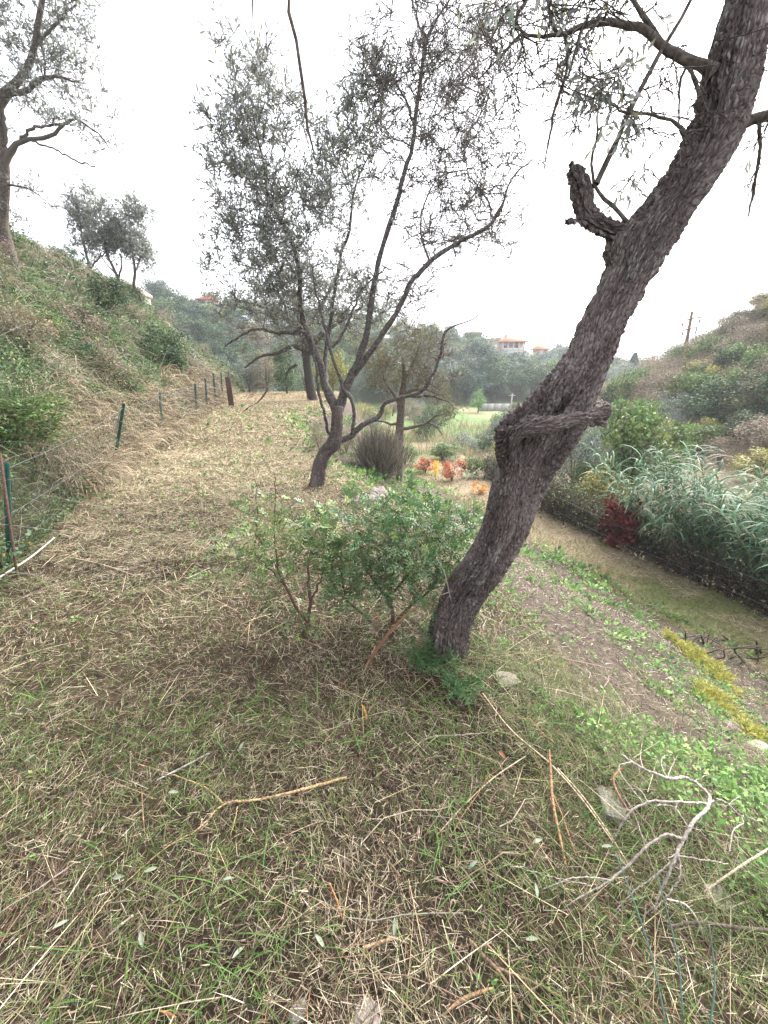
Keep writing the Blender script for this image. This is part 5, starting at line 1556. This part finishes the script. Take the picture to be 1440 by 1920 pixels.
stick('tangled bleached dead branch with many curling twigs at the terrace edge',
      [[(1165, 1415, 6, .16), (1205, 1440, 8, .17), (1250, 1458, 10, .18), (1295, 1462, 10, .19), (1325, 1485, 10, .19), (1328, 1510, 10, .18), (1298, 1545, 11, .16), (1278, 1580, 11, .13), (1262, 1620, 9, .10), (1240, 1670, 8, .05), (1225, 1705, 6, .02)],
       [(1278, 1572, 8, .14), (1250, 1565, 7, .15), (1215, 1585, 7, .14), (1175, 1625, 7, .10), (1130, 1660, 6, .06), (1090, 1680, 5, .03), (1060, 1700, 4, .01)],
       [(1325, 1506, 7, .18), (1270, 1504, 6, .18), (1215, 1504, 6, .17), (1185, 1520, 6, .16), (1160, 1555, 5, .12), (1150, 1580, 4, .08)],
       [(1320, 1508, 6, .18), (1365, 1508, 5, .17), (1388, 1530, 5, .15), (1372, 1565, 4, .12), (1368, 1600, 4, .08)],
       [(1262, 1612, 6, .10), (1230, 1640, 5, .08), (1190, 1670, 4, .04), (1150, 1710, 3, .01)],
       [(1150, 1652, 5, .06), (1110, 1645, 4, .07), (1070, 1648, 4, .07), (1018, 1668, 4, .03)],
       [(1108, 1660, 4, .07), (1060, 1650, 3, .06), (1000, 1635, 3, .05), (945, 1618, 2, .02)],
       [(1250, 1458, 4, .18), (1240, 1430, 3, .2), (1245, 1418, 3, .2), (1260, 1415, 2, .2)], [(1185, 1428, 4, .17), (1160, 1440, 3, .18), (1185, 1480, 3, .17), (1210, 1510, 3, .17)],
       [(1290, 1550, 4, .16), (1265, 1515, 4, .17), (1225, 1510, 3, .17)], [(1270, 1605, 4, .12), (1320, 1612, 4, .14), (1365, 1620, 3, .12)], [(1388, 1530, 3, .15), (1410, 1535, 3, .15), (1440, 1560, 2, .13)],
       *[[(u_, v_, 3, h_), (u_ + a_ * 18, v_ + b_ * 18, 2.5, h_ - .01), (u_ + a_ * 40 + c_, v_ + b_ * 40 - c_, 1.5, max(h_ - .05, .01))] for (u_, v_, h_, a_, b_, c_) in
         [(1250, 1460, .18, .4, -1, 6), (1300, 1465, .19, 1, -.5, -8), (1328, 1500, .18, 1, .4, 9), (1290, 1550, .16, 1, .3, -6), (1270, 1600, .12, -1, .5, 8), (1215, 1585, .14, -.6, -1, 5), (1175, 1625, .10, -.7, -.8, -7),
          (1130, 1660, .06, -1, .5, 6), (1270, 1504, .18, -.2, 1, 8), (1215, 1504, .17, -.6, -1, -6), (1365, 1508, .17, .9, -.6, 7), (1372, 1565, .12, .8, .7, -6), (1240, 1670, .05, 1, .8, 5), (1205, 1440, .17, -.2, -1, 7), (1225, 1700, .03, -.8, .8, 6), (1262, 1620, .1, 1, .9, -8), (1185, 1520, .16, -1, -.2, 6), (1090, 1680, .03, -.8, .6, 5)]], [(1273, 1600, 5, .12), (1275, 1640, 5, .09), (1250, 1680, 4, .05), (1222, 1712, 3, .02)]],
      WH, name='dead_branch', cat='branch', seed=20, jit=.001, ws=.5, rough=.2)
stick('brown broken twig with orange breaks beside the bleached branch', [[(1165, 1440, 5, .1), (1150, 1462, 6, .08), (1162, 1495, 6, .06), (1185, 1530, 6, .03)]], (.23, .13, .08), seed=40)
stick('pale pole-like branch slanting out beyond the terrace edge', [[(1320, 1672, 4, .08), (1380, 1630, 5, .12), (1445, 1590, 6, .15)]], (.30, .23, .175), seed=41)
stick('dark mossy branch lying along the lower terrace edge', [[(1250, 1738, 6, .03), (1310, 1730, 9, .04), (1370, 1738, 10, .04), (1445, 1745, 9, .03)]], (.075, .06, .05), seed=42)
stick('drooping twig curling below the bleached branch', [[(1250, 1685, 4, .05), (1290, 1700, 4, .05), (1310, 1730, 4, .03), (1320, 1760, 3, .01)]], (.40, .36, .33), seed=43)
for i, (u, v, u2, v2, lab) in enumerate([(1275, 1925, 1232, 1640, 'blue-green upright stalk rising from the lower grass by the dead branch'), (1250, 1930, 1155, 1600, 'long blue-green stalk leaning past the bleached branch'), (1330, 1930, 1330, 1735, 'short blue-green stalk by the dark mossy branch')]):
    p = on_ground(u, v); top = at(u2, v2, p[1] + .05)
    P = np.array([p, p * .5 + top * .5 + np.array([.01, 0, .01]), top])
    obj('stalk', limb_mesh('stalk', spline(np.c_[P, [.0024, .002, .001]], 10) - np.r_[p, 0], (.16, .27, .22), (0, 0, 0), 5, i, .1), M_TWIG, loc=tuple(p), label=lab, cat='stalk')
# dead brush heap at the foot of the slope
DB = 'dark dead branch in the brush heap beside the lower path'
for i in range(30):
    u0, v0 = sr.uniform(1270, 1440), sr.uniform(1198, 1245)
    u1_, v1_ = u0 + sr.uniform(-80, 80), v0 + sr.uniform(-16, 14)
    p = on_ground(u0, v0); e = at(u1_, v1_ - sr.uniform(0, 14), p[1] + sr.normal() * .15)
    mid_ = .5 * (p + e) + sr.normal(size=3) * .06
    obj('dead_branch', limb_mesh('dead_branch', spline(np.c_[np.array([p, mid_, e]), [.013, .010, .004]], 10) - np.r_[p, 0], (.075, .06, .05), (0, 0, 0), 6, i, .25), M_TWIG, loc=tuple(p), label=DB, cat='branch', group='branches of the brush heap')
# fallen olive leaves large enough to pick out
FL = 'single fallen olive leaf lying pale side up on the cut grass'
lm = None
for i, (u, v, a) in enumerate([(228, 1657, .1), (287, 1643, .4), (452, 1806, .9), (272, 1776, 2.2), (1135, 1600, .0), (1005, 1588, .3), (995, 1772, .1), (885, 1640, .5), (120, 1745, .8), (455, 1412, 1.2), (430, 1660, .2), (1000, 1690, 1.4), (600, 1775, 2.5), (740, 1755, 1.5), (1090, 1380, 1.5), (940, 1425, 2.1), (330, 1500, .3), (60, 1430, 1.1)]):
    if lm is None:
        f_ = np.linspace(0, 1, 7); w_ = .0062 * np.sin(np.pi * np.clip(f_ * .93 + .05, 0, 1)) ** .8
        V = np.concatenate([np.stack([f_ * .04 - .02, s_ * w_, .004 * np.sin(f_ * 3.1) + .0025 * abs(s_)], -1) for s_ in (-1, 0, 1)])
        q_ = [[k * 7 + j, k * 7 + j + 1, (k + 1) * 7 + j + 1, (k + 1) * 7 + j] for k in range(2) for j in range(6)]
        lm = mesh_np('fallen_leaf', V, quads=np.array(q_), cols=np.array([.26, .30, .22]), smooth=True)
        lm2 = mesh_np('fallen_leaf', V * np.array([1, 1.3, 1]), quads=np.array(q_), cols=np.array([.34, .14, .09]), smooth=True)
    p = on_ground(u, v)
    red = i == 15
    obj('fallen_leaf', lm2 if red else lm, M_LEAF, loc=(p[0], p[1], p[2] + .026), rot=(sr.normal() * .25, sr.normal() * .25, a), label='single fallen reddish brown leaf on the grass' if red else FL, cat='leaf', group=None if red else 'fallen olive leaves')

lt_ = Buf(); r = rng(670); n = 190
x = np.where(r.random(n) < .6, r.uniform(.1, 1.4, n), r.uniform(-2.2, .6, n)); y = r.uniform(.15, 1.9, n)
a = r.uniform(0, 6.28, n); L_ = r.uniform(.08, .4, n)
f = np.linspace(0, 1, 5)[None, :]
TX = x[:, None] + np.cos(a)[:, None] * L_[:, None] * f + r.normal(size=(n, 5)) * .01; TY_ = y[:, None] + np.sin(a)[:, None] * L_[:, None] * f + r.normal(size=(n, 5)) * .01
TZ = hgt(TX, TY_) + .012 + r.uniform(0, .05, (n, 1)) * np.sin(f * 3.1)
V, q = tubes(np.stack([TX, TY_, TZ], -1), np.linspace(1, .5, 5)[None] * r.uniform(.0009, .0028, (n, 1)), 4)
lt_.add(V, q, np.repeat(pick(r, n, [(3, (.17, .125, .09)), (2, (.30, .25, .20)), (2, (.09, .065, .05)), (1, (.36, .2, .11))]), 20, axis=0))
obj('twig_litter', lt_.mesh('twig_litter'), M_TWIG, kind='stuff', label='thin broken twigs strewn over the cut grass')
# pale stalk with drooping reed head, thin bare sapling against the trunk
p = on_ground(880, 1020); e = at(868, 912, p[1]); e2 = at(862, 935, p[1])
pts = np.array([p, at(858, 960, p[1]), at(866, 906, p[1]), at(880, 893, p[1]), at(902, 876, p[1] + .05)])
rs = thing('reed_stalk', 'single thin pale reed stalk rising beside the leaning trunk', 'stalk', tuple(p))
obj('stem', limb_mesh('stem', spline(np.c_[pts, [.005, .0045, .004, .003, .002]], 20), (.42, .44, .33), p, 5, 0, .1), M_TWIG, rs)
B_ = np.repeat(pts[3:4], 7, 0) + rng(5).normal(size=(7, 3)) * .02; a = np.linspace(-.5, 2.5, 7)
V, q, per = blades(B_, np.stack([np.cos(a), np.sin(a), 0 * a], -1), np.broadcast_to(UP, (7, 3)), np.full(7, .2), np.full(7, .014), np.full(7, 1.0), np.full(7, 2.6), 5, None, 4, .97)
obj('leaf_blades', mesh_np('leaf_blades', V - p, quads=q, cols=np.array([.2, .27, .17])), M_LEAF, rs)
p = on_ground(850, 1215); yy = p[1] - .12
pts = np.array([p, at(852, 1160, yy), at(842, 1110, yy), at(832, 1070, yy), at(818, 1045, yy)])
sp = thing('sapling', 'thin bare grey sapling twig against the trunk foot', 'twig', tuple(p))
obj('stem', limb_mesh('stem', spline(np.c_[pts, [.004, .0035, .003, .0025, .0015]], 16), (.28, .24, .22), p, 5, 0, .2), M_TWIG, sp)
obj('side_branch', limb_mesh('side_branch', spline(np.c_[np.array([pts[2], at(828, 1115, yy), at(820, 1095, yy)]), [.0025, .002, .001]], 8), (.28, .24, .22), p, 5, 0, .2), M_TWIG, sp)

# ---------------------------------------------------------------- middle distance
def put(kind, name, label, cat, u, v, w, h, lift=0, Y=None, group=None):
    p = on_ground(u, v) if Y is None else at(u, v, Y)
    p[2] = float(hgt(p[0:1], p[1:2])[0])
    t = depth_of(*p)
    return plant(kind, name, label, cat, p, w * .5 * t / FPX, h * t / FPX, group, lift * t / FPX)
for k_, tb in (('org', C_ORG), ('org2', C_ORG2)):
    TPL[k_] = crown_mesh('foliage', 312, 24, 1300, .13, tb, cr=.3); TPL[k_].materials.append(M_LEAF); TRUNK[k_] = TRUNK['mid']
put('org', 'autumn_shrub', 'orange-red autumn shrub, smaller of the two beside the mown lawn', 'shrub', 797, 888, 40, 34, 0)
put('org', 'autumn_shrub', 'largest orange-red autumn shrub beside the mown lawn', 'shrub', 848, 902, 58, 46, 0)
put('org2', 'autumn_shrub', 'small bright orange shrub at the edge of the lower path', 'shrub', 898, 926, 36, 24, 0)
p = on_ground(817, 894); t = depth_of(*p)
yp = thing('yellow_sapling', 'slim bright yellow sapling between the orange shrubs', 'plant', tuple(p))
r = rng(7); n = 160
Pz = np.stack([r.normal(size=n) * .07, r.normal(size=n) * .07, r.uniform(.1, .55, n)], -1)
V, q = leaves(Pz, norm(r.normal(size=(n, 3)) + UP), norm(r.normal(size=(n, 3))), np.full(n, .09), np.full(n, .03))
obj('foliage', mesh_np('foliage', V, quads=q, cols=np.array([.75, .48, .05])), M_LEAF, yp)
obj('stem', stem_mesh('stem', 4, 1, .45, .008, .05, (.2, .15, .08)), M_TWIG, yp)
put('bright', 'shrub', 'small upright bright green shrub on the lawn edge', 'shrub', 773, 920, 30, 40)
put('bright', 'shrub', 'low feathery green shrub beside the forked olive trunk', 'shrub', 660, 930, 50, 34)
put('mid', 'shrub', 'low dark green bush left of the orange shrubs', 'shrub', 760, 870, 70, 40)
put('mid', 'shrub', 'rounded green bush right of the orange shrubs', 'shrub', 885, 895, 60, 44)
put('dark', 'shrub', 'dark green bush on the pale bank right of the field', 'shrub', 905, 845, 60, 34)
put('mid', 'shrub', 'pale green bush at the end of the lower path', 'shrub', 830, 862, 80, 36)
put('grey', 'shrub', 'greyish bush behind the orange shrubs', 'shrub', 868, 850, 70, 44)
put('brn', 'shrub', 'dry brown bush below the stone retaining wall', 'shrub', 600, 850, 50, 60)
put('brn', 'shrub', 'dry brown bush on the slope behind the forked olive', 'shrub', 650, 850, 60, 50)
p = on_ground(712, 893); t = depth_of(*p)
tb = thing('twiggy_bush', 'rounded grey bush of dense bare upright twigs on the slope', 'bush', tuple(p))
r = rng(620); n = 1500; s = t / FPX
a = r.uniform(0, 6.28, n); sp_ = r.uniform(0, 1, n) ** .6
d = np.stack([np.cos(a) * sp_ * 48 * s, np.sin(a) * sp_ * 48 * s, r.uniform(45, 100, n) * s * (1 - .35 * sp_ ** 2)], -1)
f = np.linspace(0, 1, 4)[None, :, None]
TP = r.normal(size=(n, 1, 3)) * np.array([1, 1, 0]) * 10 * s + d[:, None] * f ** np.array([.75, .75, 1]) + r.normal(size=(n, 4, 3)) * 3 * s * f
V, q = tubes(TP, np.linspace(.008, .003, 4)[None].repeat(n, 0), 3)
obj('stems', mesh_np('stems', V, quads=q, cols=np.repeat(pick(r, n, [(3, (.21, .19, .155)), (2, (.28, .255, .215)), (1, (.13, .115, .09))]), 12, axis=0)), M_TWIG, tb, kind='stuff')
# tall dry grass in the valley
dg_ = Buf(); r = rng(630)
n = 9000
x = r.uniform(-3, 9, n); y = r.uniform(13, 34, n)
m = (x > Ex(y) + 1.0) & ~((x > Tx(y) - .2) & (x < Hx(y) + .4) & (y < 18)) & (fbm(x * .5, y * .5, 0, 88) > .42)
x, y = x[m], y[m]; n = len(x)
P4 = np.stack([x, y, hgt(x, y), 0 * x + 4], -1)
a = r.uniform(0, 6.28, n)
add_blades(dg_, P4, r, [(3, (.36, .30, .20)), (2, (.27, .24, .13)), (2, (.18, .22, .09)), (1, (.46, .40, .30))], (.3, 1.0), (.008, .02), (.9, 1.5), (.2, 1.1), 2, head=np.stack([np.cos(a), np.sin(a), 0 * a], -1), seed=22)
obj('tall_grass', dg_.mesh('tall_grass'), M_STRAW, kind='stuff', label='tall pale dry grass on the valley floor')
# dark laurel-like bush on the bank and growth at the end of the path
p = at(305, 665, 12.5); p[0] = Lx(12.5) - 1.7; p[2] = float(hgt(p[0:1], p[1:2])[0])
put('dark', 'bank_bush', 'dense dark green bush growing out of the bank', 'bush', 318, 702, 105, 84, 0)
for (u, v, w, h, k_, Y, lab, lift) in [
    (540, 752, 60, 92, 'dark', 21, 'small dark conifer-like tree at the end of the upper path', 4),
    (470, 750, 70, 80, 'grey', 23, 'pale grey-green bush at the end of the upper path', 0), (502, 750, 70, 76, 'brn', 23, 'pale brownish bush behind the netting hoop', 0),
    (430, 700, 70, 70, 'grey', 30, 'silvery olive tree behind the rusty sheet', 10), (390, 650, 90, 80, 'grey', 38, 'silvery olive tree beyond the shoulder of the bank', 12),
    (455, 690, 80, 60, 'dark', 36, 'dark green tree behind the silvery olives', 10), (350, 620, 110, 110, 'brn', 32, 'brown half-bare tree beyond the bank crest', 20),
    (310, 590, 90, 80, 'brn', 30, 'greyish thin tree just behind the bank crest', 20), (400, 600, 90, 70, 'tall', 46, 'tall grey tree on the hill beyond the bank', 10),
    (500, 690, 90, 60, 'grey', 40, 'wide silver-grey olive on the hill foot', 8), (520, 660, 90, 70, 'mid', 46, 'green round tree on the hill foot', 8), (625, 755, 80, 80, 'yel', 20, 'yellowish bush behind the old dark trunk', 0), (680, 745, 80, 40, 'yel', 26, 'yellow-green bush under the yellow-green tree', 0),
    (575, 752, 70, 80, 'grey', 24, 'grey-green bush behind the old dark trunk', 0)]:
    put(k_, 'tree' if lift else 'bush', lab, 'tree' if lift else 'bush', u, v, w, h - lift, lift, Y)

BB = {'mid': 'leafy green clump tangled in the grass of the bank', 'dark': 'dark bramble mound growing on the bank', 'brn': 'brown dead-stemmed clump on the bank', 'bright': 'fresh light green leafy clump on the bank'}
br_ = rng(660)
for i in range(70):
    y = br_.uniform(3.2, 24) if i > 22 else br_.uniform(3.2, 9)
    d_ = br_.uniform(.5, 4.6) if i > 16 else br_.uniform(.3, 1.6)
    x = Lx(y) - d_; z = float(hgt(np.array([x]), np.array([y]))[0])
    k_ = br_.choice(['mid', 'dark', 'brn', 'bright'], p=[.3, .36, .22, .12])
    w_ = br_.uniform(.3, .7)
    wh_ = ' low down behind the fence' if d_ < 1.5 else ' close below its crest' if d_ > 3.4 else ' halfway up'
    plant(k_, 'bank_clump', BB[k_] + wh_, 'bush', (x, y, z - .12 * w_), w_, w_ * br_.uniform(.9, 1.5), 'shrubby clumps on the bank', seed=i)
VB = {'mid': 'green bush on the valley floor below the terraces', 'dark': 'dark green bush on the valley floor below the terraces', 'yel': 'yellow-green bush on the valley floor below the terraces', 'brn': 'dry brown bush on the valley floor below the terraces', 'grey': 'grey-green bush on the valley floor below the terraces'}
for i in range(175):
    y = br_.uniform(15, 46) if i < 130 else br_.uniform(18, 31); x = br_.uniform(-3, 22) if i < 80 else br_.uniform(6, 24)
    z = float(hgt(np.array([x]), np.array([y]))[0]); t_ = depth_of(x, y, z); u_ = 720 + 720 * x / t_
    if 840 < u_ < 950 and 30 < y < 46: continue
    if u_ > 1250 or x < Ex(y) + 1.5: continue
    if Tx(y) - .6 < x < Hx(y) + .4 and y < 19: continue
    k_ = br_.choice(list(VB), p=[.26, .16, .2, .22, .16])
    w_ = br_.uniform(.5, 1.2)
    wh_ = ' beside the lower path end' if y < 22 else ' out by the field' if y > 32 else ' among tall dry grass'
    plant(k_, 'valley_bush', VB[k_].replace(' below the terraces', '') + wh_, 'bush', (x, y, z), w_, w_ * br_.uniform(1.1, 1.9), 'bushes on the valley floor', seed=i)

# ---------------------------------------------------------------- wood on the far hill
FT = {'dark': 'dark evergreen tree in the wood on the far hill', 'grey': 'silver-grey olive tree in the wood on the far hill', 'mid': 'mid green leafy tree in the wood on the far hill',
      'tall': 'tall narrow tree in the wood on the far hill', 'brn': 'brownish tree in the wood on the far hill', 'teal': 'dark blue-green spreading tree in the wood on the far hill'}
r = rng(640); cnt = 0; used = []
while cnt < 290:
    x = r.uniform(-75, 62); y = r.uniform(40, 104) if cnt < 180 else r.uniform(46, 74)
    if cnt >= 250: x, y = r.uniform(12, 44), r.uniform(52, 84)
    z = float(hgt(np.array([x]), np.array([y]))[0])
    if z < -2.75 or abs(x / depth_of(x, y, z)) > .78: continue
    if any((x - a_) ** 2 + (y - b_) ** 2 < 5.5 for a_, b_ in used): continue
    near_house = 920 < 720 + 720 * x / depth_of(x, y, z) < 1030 and y > 66
    if near_house and y > 84: continue
    used.append((x, y))
    k_ = r.choice(['dark', 'grey', 'mid', 'tall', 'brn', 'teal'], p=[.27, .2, .2, .13, .1, .1])
    h = r.uniform(2.8, 5.2) * (1.35 if k_ == 'tall' else 1)
    w = h * r.uniform(.5, .75)
    if z > 3: h *= .8
    if near_house: h *= .6
    wh_ = ' on the ridge of the far hill' if y > 84 else ' at the foot of the far hill' if z < -.5 else ' halfway up the far hill'
    plant(k_, 'woodland_tree', FT[k_].replace(' on the far hill', '') + wh_, 'tree', (x, y, z), w, h, 'trees in the far wood', lift=.7, seed=cnt)
    cnt += 1
put('teal', 'cedar_tree', 'broad dark blue-green cedar-like tree below the villa', 'tree', 905, 724, 110, 62, 6, 62)
put('bright', 'tree', 'round bright green tree by the field wall', 'tree', 897, 765, 52, 38, 6, 44)
put('umbrella', 'pine_tree', 'tall open umbrella pine beside the villa', 'tree', 935, 668, 50, 34, 22, 92)
put('umbrella', 'pine_tree', 'open-crowned tree behind the little pink house', 'tree', 1040, 690, 44, 28, 12, 96)
# ---------------------------------------------------------------- houses, poles, wall
def box(name, x0, x1, y0, y1, z0, z1, mat, parent):
    V = np.array([[x, y, z] for z in (z0, z1) for y in (y0, y1) for x in (x0, x1)])
    q = np.array([[0, 2, 3, 1], [4, 5, 7, 6], [0, 1, 5, 4], [2, 6, 7, 3], [0, 4, 6, 2], [1, 3, 7, 5]])
    return obj(name, mesh_np(name, V, quads=q), mat, parent)
def hip_roof(name, x0, x1, y0, y1, z0, h, mat, parent, ridge=.35):
    cx0, cx1 = x0 + (x1 - x0) * ridge, x1 - (x1 - x0) * ridge; cy = .5 * (y0 + y1)
    V = np.array([[x0, y0, z0], [x1, y0, z0], [x1, y1, z0], [x0, y1, z0], [cx0, cy, z0 + h], [cx1, cy, z0 + h], [x0, y0, z0 - .15], [x1, y0, z0 - .15], [x1, y1, z0 - .15], [x0, y1, z0 - .15]])
    return obj(name, mesh_np(name, V, quads=np.array([[0, 1, 5, 4], [2, 3, 4, 5], [0, 6, 7, 1], [1, 7, 8, 2], [2, 8, 9, 3], [3, 9, 6, 0], [6, 9, 8, 7]]), tris=np.array([[1, 2, 5], [3, 0, 4]])), mat, parent)
def house(u, v, Y, wpx, hpx, label, wall_m, roof_m, loggia=False, plinth=0.0, roofh=.35):
    p = at(u, v, Y); t = depth_of(*p); s = t / FPX
    w, h = wpx * s, hpx * s
    root = thing('house', label, 'house', tuple(p))
    g_ = float(hgt(p[0:1], p[1:2])[0]) - p[2]
    d = w * .8
    if loggia:
        box('wall', -w / 2, w / 2, .35 * d, d, 0, h, wall_m, root)
        box('floor_slab', -w / 2 - .1, w / 2 + .1, -.05, .35 * d - .01, -.15, .1, M_WHITE, root)
        for k_ in range(5):
            x = -w / 2 + .2 + (w - .4) * k_ / 4
            box('column', x - .13, x + .13, .05, .31, .1, h - .004, M_WHITE, root)
        box('railing', -w / 2 + .3, w / 2 - .3, .1, .16, .12, .8, M_WHITE, root)
        box('foundation', -w / 2, w / 2, 0, d, min(g_, -.5) - .4, -.154, wall_m, root)
        wy_ = .35 * d
    else:
        box('wall', -w / 2, w / 2, 0, d, min(g_, 0) - .4, h, wall_m, root); wy_ = 0
    hip_roof('roof', -w / 2 - .45, w / 2 + .45, -.45, d + .45, h + .16, roofh * h, roof_m, root)
    nw = 3 if w > 5 else 2
    for k_ in range(nw):
        x = -w / 2 + w * (k_ + .5) / nw
        wn_ = box('window', x - .5, x + .5, wy_ - .06, wy_ - .004, h * .3, h * .75, M_WHITE, root)
        box('pane', x - .4, x + .4, wy_ - .09, wy_ - .064, h * .34, h * .71, M_DARK, wn_)
    if loggia: box('chimney', -w * .3, -w * .3 + .6, .5 * d, .5 * d + .6, h + .2, h + .16 + roofh * h + .5, wall_m, root)
    return root
house(962, 660, 88, 44, 17, 'villa with orange hip roof and white columned loggia on the far hill', M_PINK, M_ROOF, True, roofh=.55)
p = at(958, 690, 86.5); s = depth_of(*p) / FPX
pl = thing('terrace_wall', 'pale terrace wall below the villa', 'wall', tuple(p)); box('wall', -20 * s, 16 * s, 0, .5, -2.5, 19 * s, M_WALL, pl); box('coping', -21 * s, 17 * s, -.08, .58, 19 * s + .004, 19 * s + .15, M_CONC, pl)
house(1014, 672, 100, 22, 15, 'small pink house with orange roof beside the villa', M_PINK, M_ROOF, False, roofh=.6)
house(890, 634, 98, 24, 8, 'low pinkish house partly hidden in the wood on the hill', M_PINK, M_ROOF, False)
house(388, 572, 70, 26, 8, 'small white house with bright red roof on the hill left of the olive crown', M_WHITE, M_REDROOF, False, roofh=.8)
p = on_ground(940, 772); p = at(940, 768, 46); p[2] = float(hgt(p[0:1], p[1:2])[0]); s = depth_of(*p) / FPX
fw = thing('field_wall', 'low grey concrete wall along the far end of the field', 'wall', tuple(p)); 
for k_ in range(6):
    box('panel', (-42 + 14 * k_) * s, (-42 + 14 * k_ + 13.6) * s, 0, .2, -.3, 12 * s, M_CONC, fw)
p = at(957, 772, 42); p[2] = float(hgt(p[0:1], p[1:2])[0]); s = depth_of(*p) / FPX
fp = thing('concrete_pole', 'short pale concrete pole standing in the field', 'pole', tuple(p)); box('shaft', -.06, .06, -.06, .06, -.2, 38 * s, M_CONC, fp); box('crossbar', -.35, .35, -.03, .03, 34 * s, 34 * s + .08, M_CONC, fp)
# wooden power pole behind the hillside
pb = at(1284, 668, 33); pb[2] = float(hgt(pb[0:1], pb[1:2])[0]); pt = at(1298, 584, 33)
pp = thing('power_pole', 'slightly leaning wooden power pole with two crossarms on the hillside', 'pole', tuple(pb))
mid_ = .5 * (pb + pt)
obj('shaft', limb_mesh('shaft', np.c_[np.array([pb - UP * .3, mid_, pt]), [.13, .115, .09]], (.22, .12, .10), pb, 8, 0, .05), M_WOODPOLE, pp)
ax_ = norm(pt - pb)
for k_, (f_, w_) in enumerate([(.88, .62), (.72, .5)]):
    c = pb + (pt - pb) * f_
    a_, b_ = c - np.array([w_, .0, .12]), c + np.array([w_, 0, .12])
    arm = obj('crossarm', limb_mesh('crossarm', np.c_[np.array([a_, c, b_]), [.05, .05, .05]] + np.array([0, -.12, 0, 0]), (.2, .15, .13), pb, 6, 0, 0), M_WOODPOLE, pp)
    for e in (a_, b_):
        q0 = e + np.array([0, -.12, -.02])
        obj('insulator', limb_mesh('insulator', np.c_[np.array([q0, q0 - UP * .25, q0 - UP * .5]), [.03, .06, .03]], (.12, .1, .1), pb, 6, 0, 0), M_WOODPOLE, arm)
# cypress in the gap
p = at(1183, 703, 70); p[2] = min(float(hgt(p[0:1], p[1:2])[0]), p[2]); s = depth_of(*p) / FPX; hh_ = at(1183, 666, 70)[2] - p[2]
cyp = thing('cypress_tree', 'slim dark cypress in the gap beside the leaning trunk', 'tree', tuple(p))
r = rng(650); n = 3000; zz = r.uniform(.02, 1, n); rad_ = 8.5 * s * np.sin(np.pi * np.clip(zz * .8 + .2, 0, 1)) ** .7 * r.uniform(.6, 1, n); a = r.uniform(0, 6.28, n)
V, q = leaves(np.stack([np.cos(a) * rad_, np.sin(a) * rad_, zz * hh_], -1), norm(np.stack([np.cos(a) * .4, np.sin(a) * .4, 0 * a + 1], -1)), np.stack([np.cos(a), np.sin(a), 0 * a], -1), np.full(n, .5), np.full(n, .22))
obj('foliage', mesh_np('foliage', V, quads=q, cols=np.repeat(pick(r, n, C_DARK), 4, axis=0)), M_LEAF, cyp, kind='stuff')
obj('trunk', stem_mesh('trunk', 8, 1, hh_ * .8, .14, .01, (.1, .08, .06)), M_TWIG, cyp)
# low ruined building line on the bank crest
p = at(185, 542, 21); p[2] = float(hgt(p[0:1], p[1:2])[0]); s = 21 / ray(185, 542)[1] / FPX
hz0 = at(185, 528, 21)[2] - p[2] + .7
hut = thing('farm_building', 'low stone farm building with sloping roofline behind the crest trees', 'building', tuple(p))
box('wall', -30 * s, 30 * s, 0, 3, -1, max(hz0 - .95, .3), M_STONE, hut)
hip_roof('roof', -32 * s, 32 * s, -.2, 3.2, max(hz0 - .95, .3) + .16, .45, M_STONE, hut, .1)

# ---------------------------------------------------------------- haze
hz = bpy.data.meshes.new('haze')
x0, x1, y0, y1, z0, z1 = -1300, 1300, -60, 1150, -6.5, 75
V = [(x, y, z) for z in (z0, z1) for y in (y0, y1) for x in (x0, x1)]
hz.from_pydata(V, [], [(0, 2, 3, 1), (4, 5, 7, 6), (0, 1, 5, 4), (2, 6, 7, 3), (0, 4, 6, 2), (1, 3, 7, 5)])
hm, nt = new_mat('haze')
pv_ = nt.nodes.new('ShaderNodeVolumePrincipled')
pv_.inputs['Color'].default_value = (.86, .92, 1.0, 1)
pv_.inputs['Density'].default_value = 0.0011
pv_.inputs['Anisotropy'].default_value = 0.2
o = nt.nodes.new('ShaderNodeOutputMaterial'); nt.links.new(pv_.outputs[0], o.inputs['Volume'])
obj('haze', hz, hm, kind='stuff')
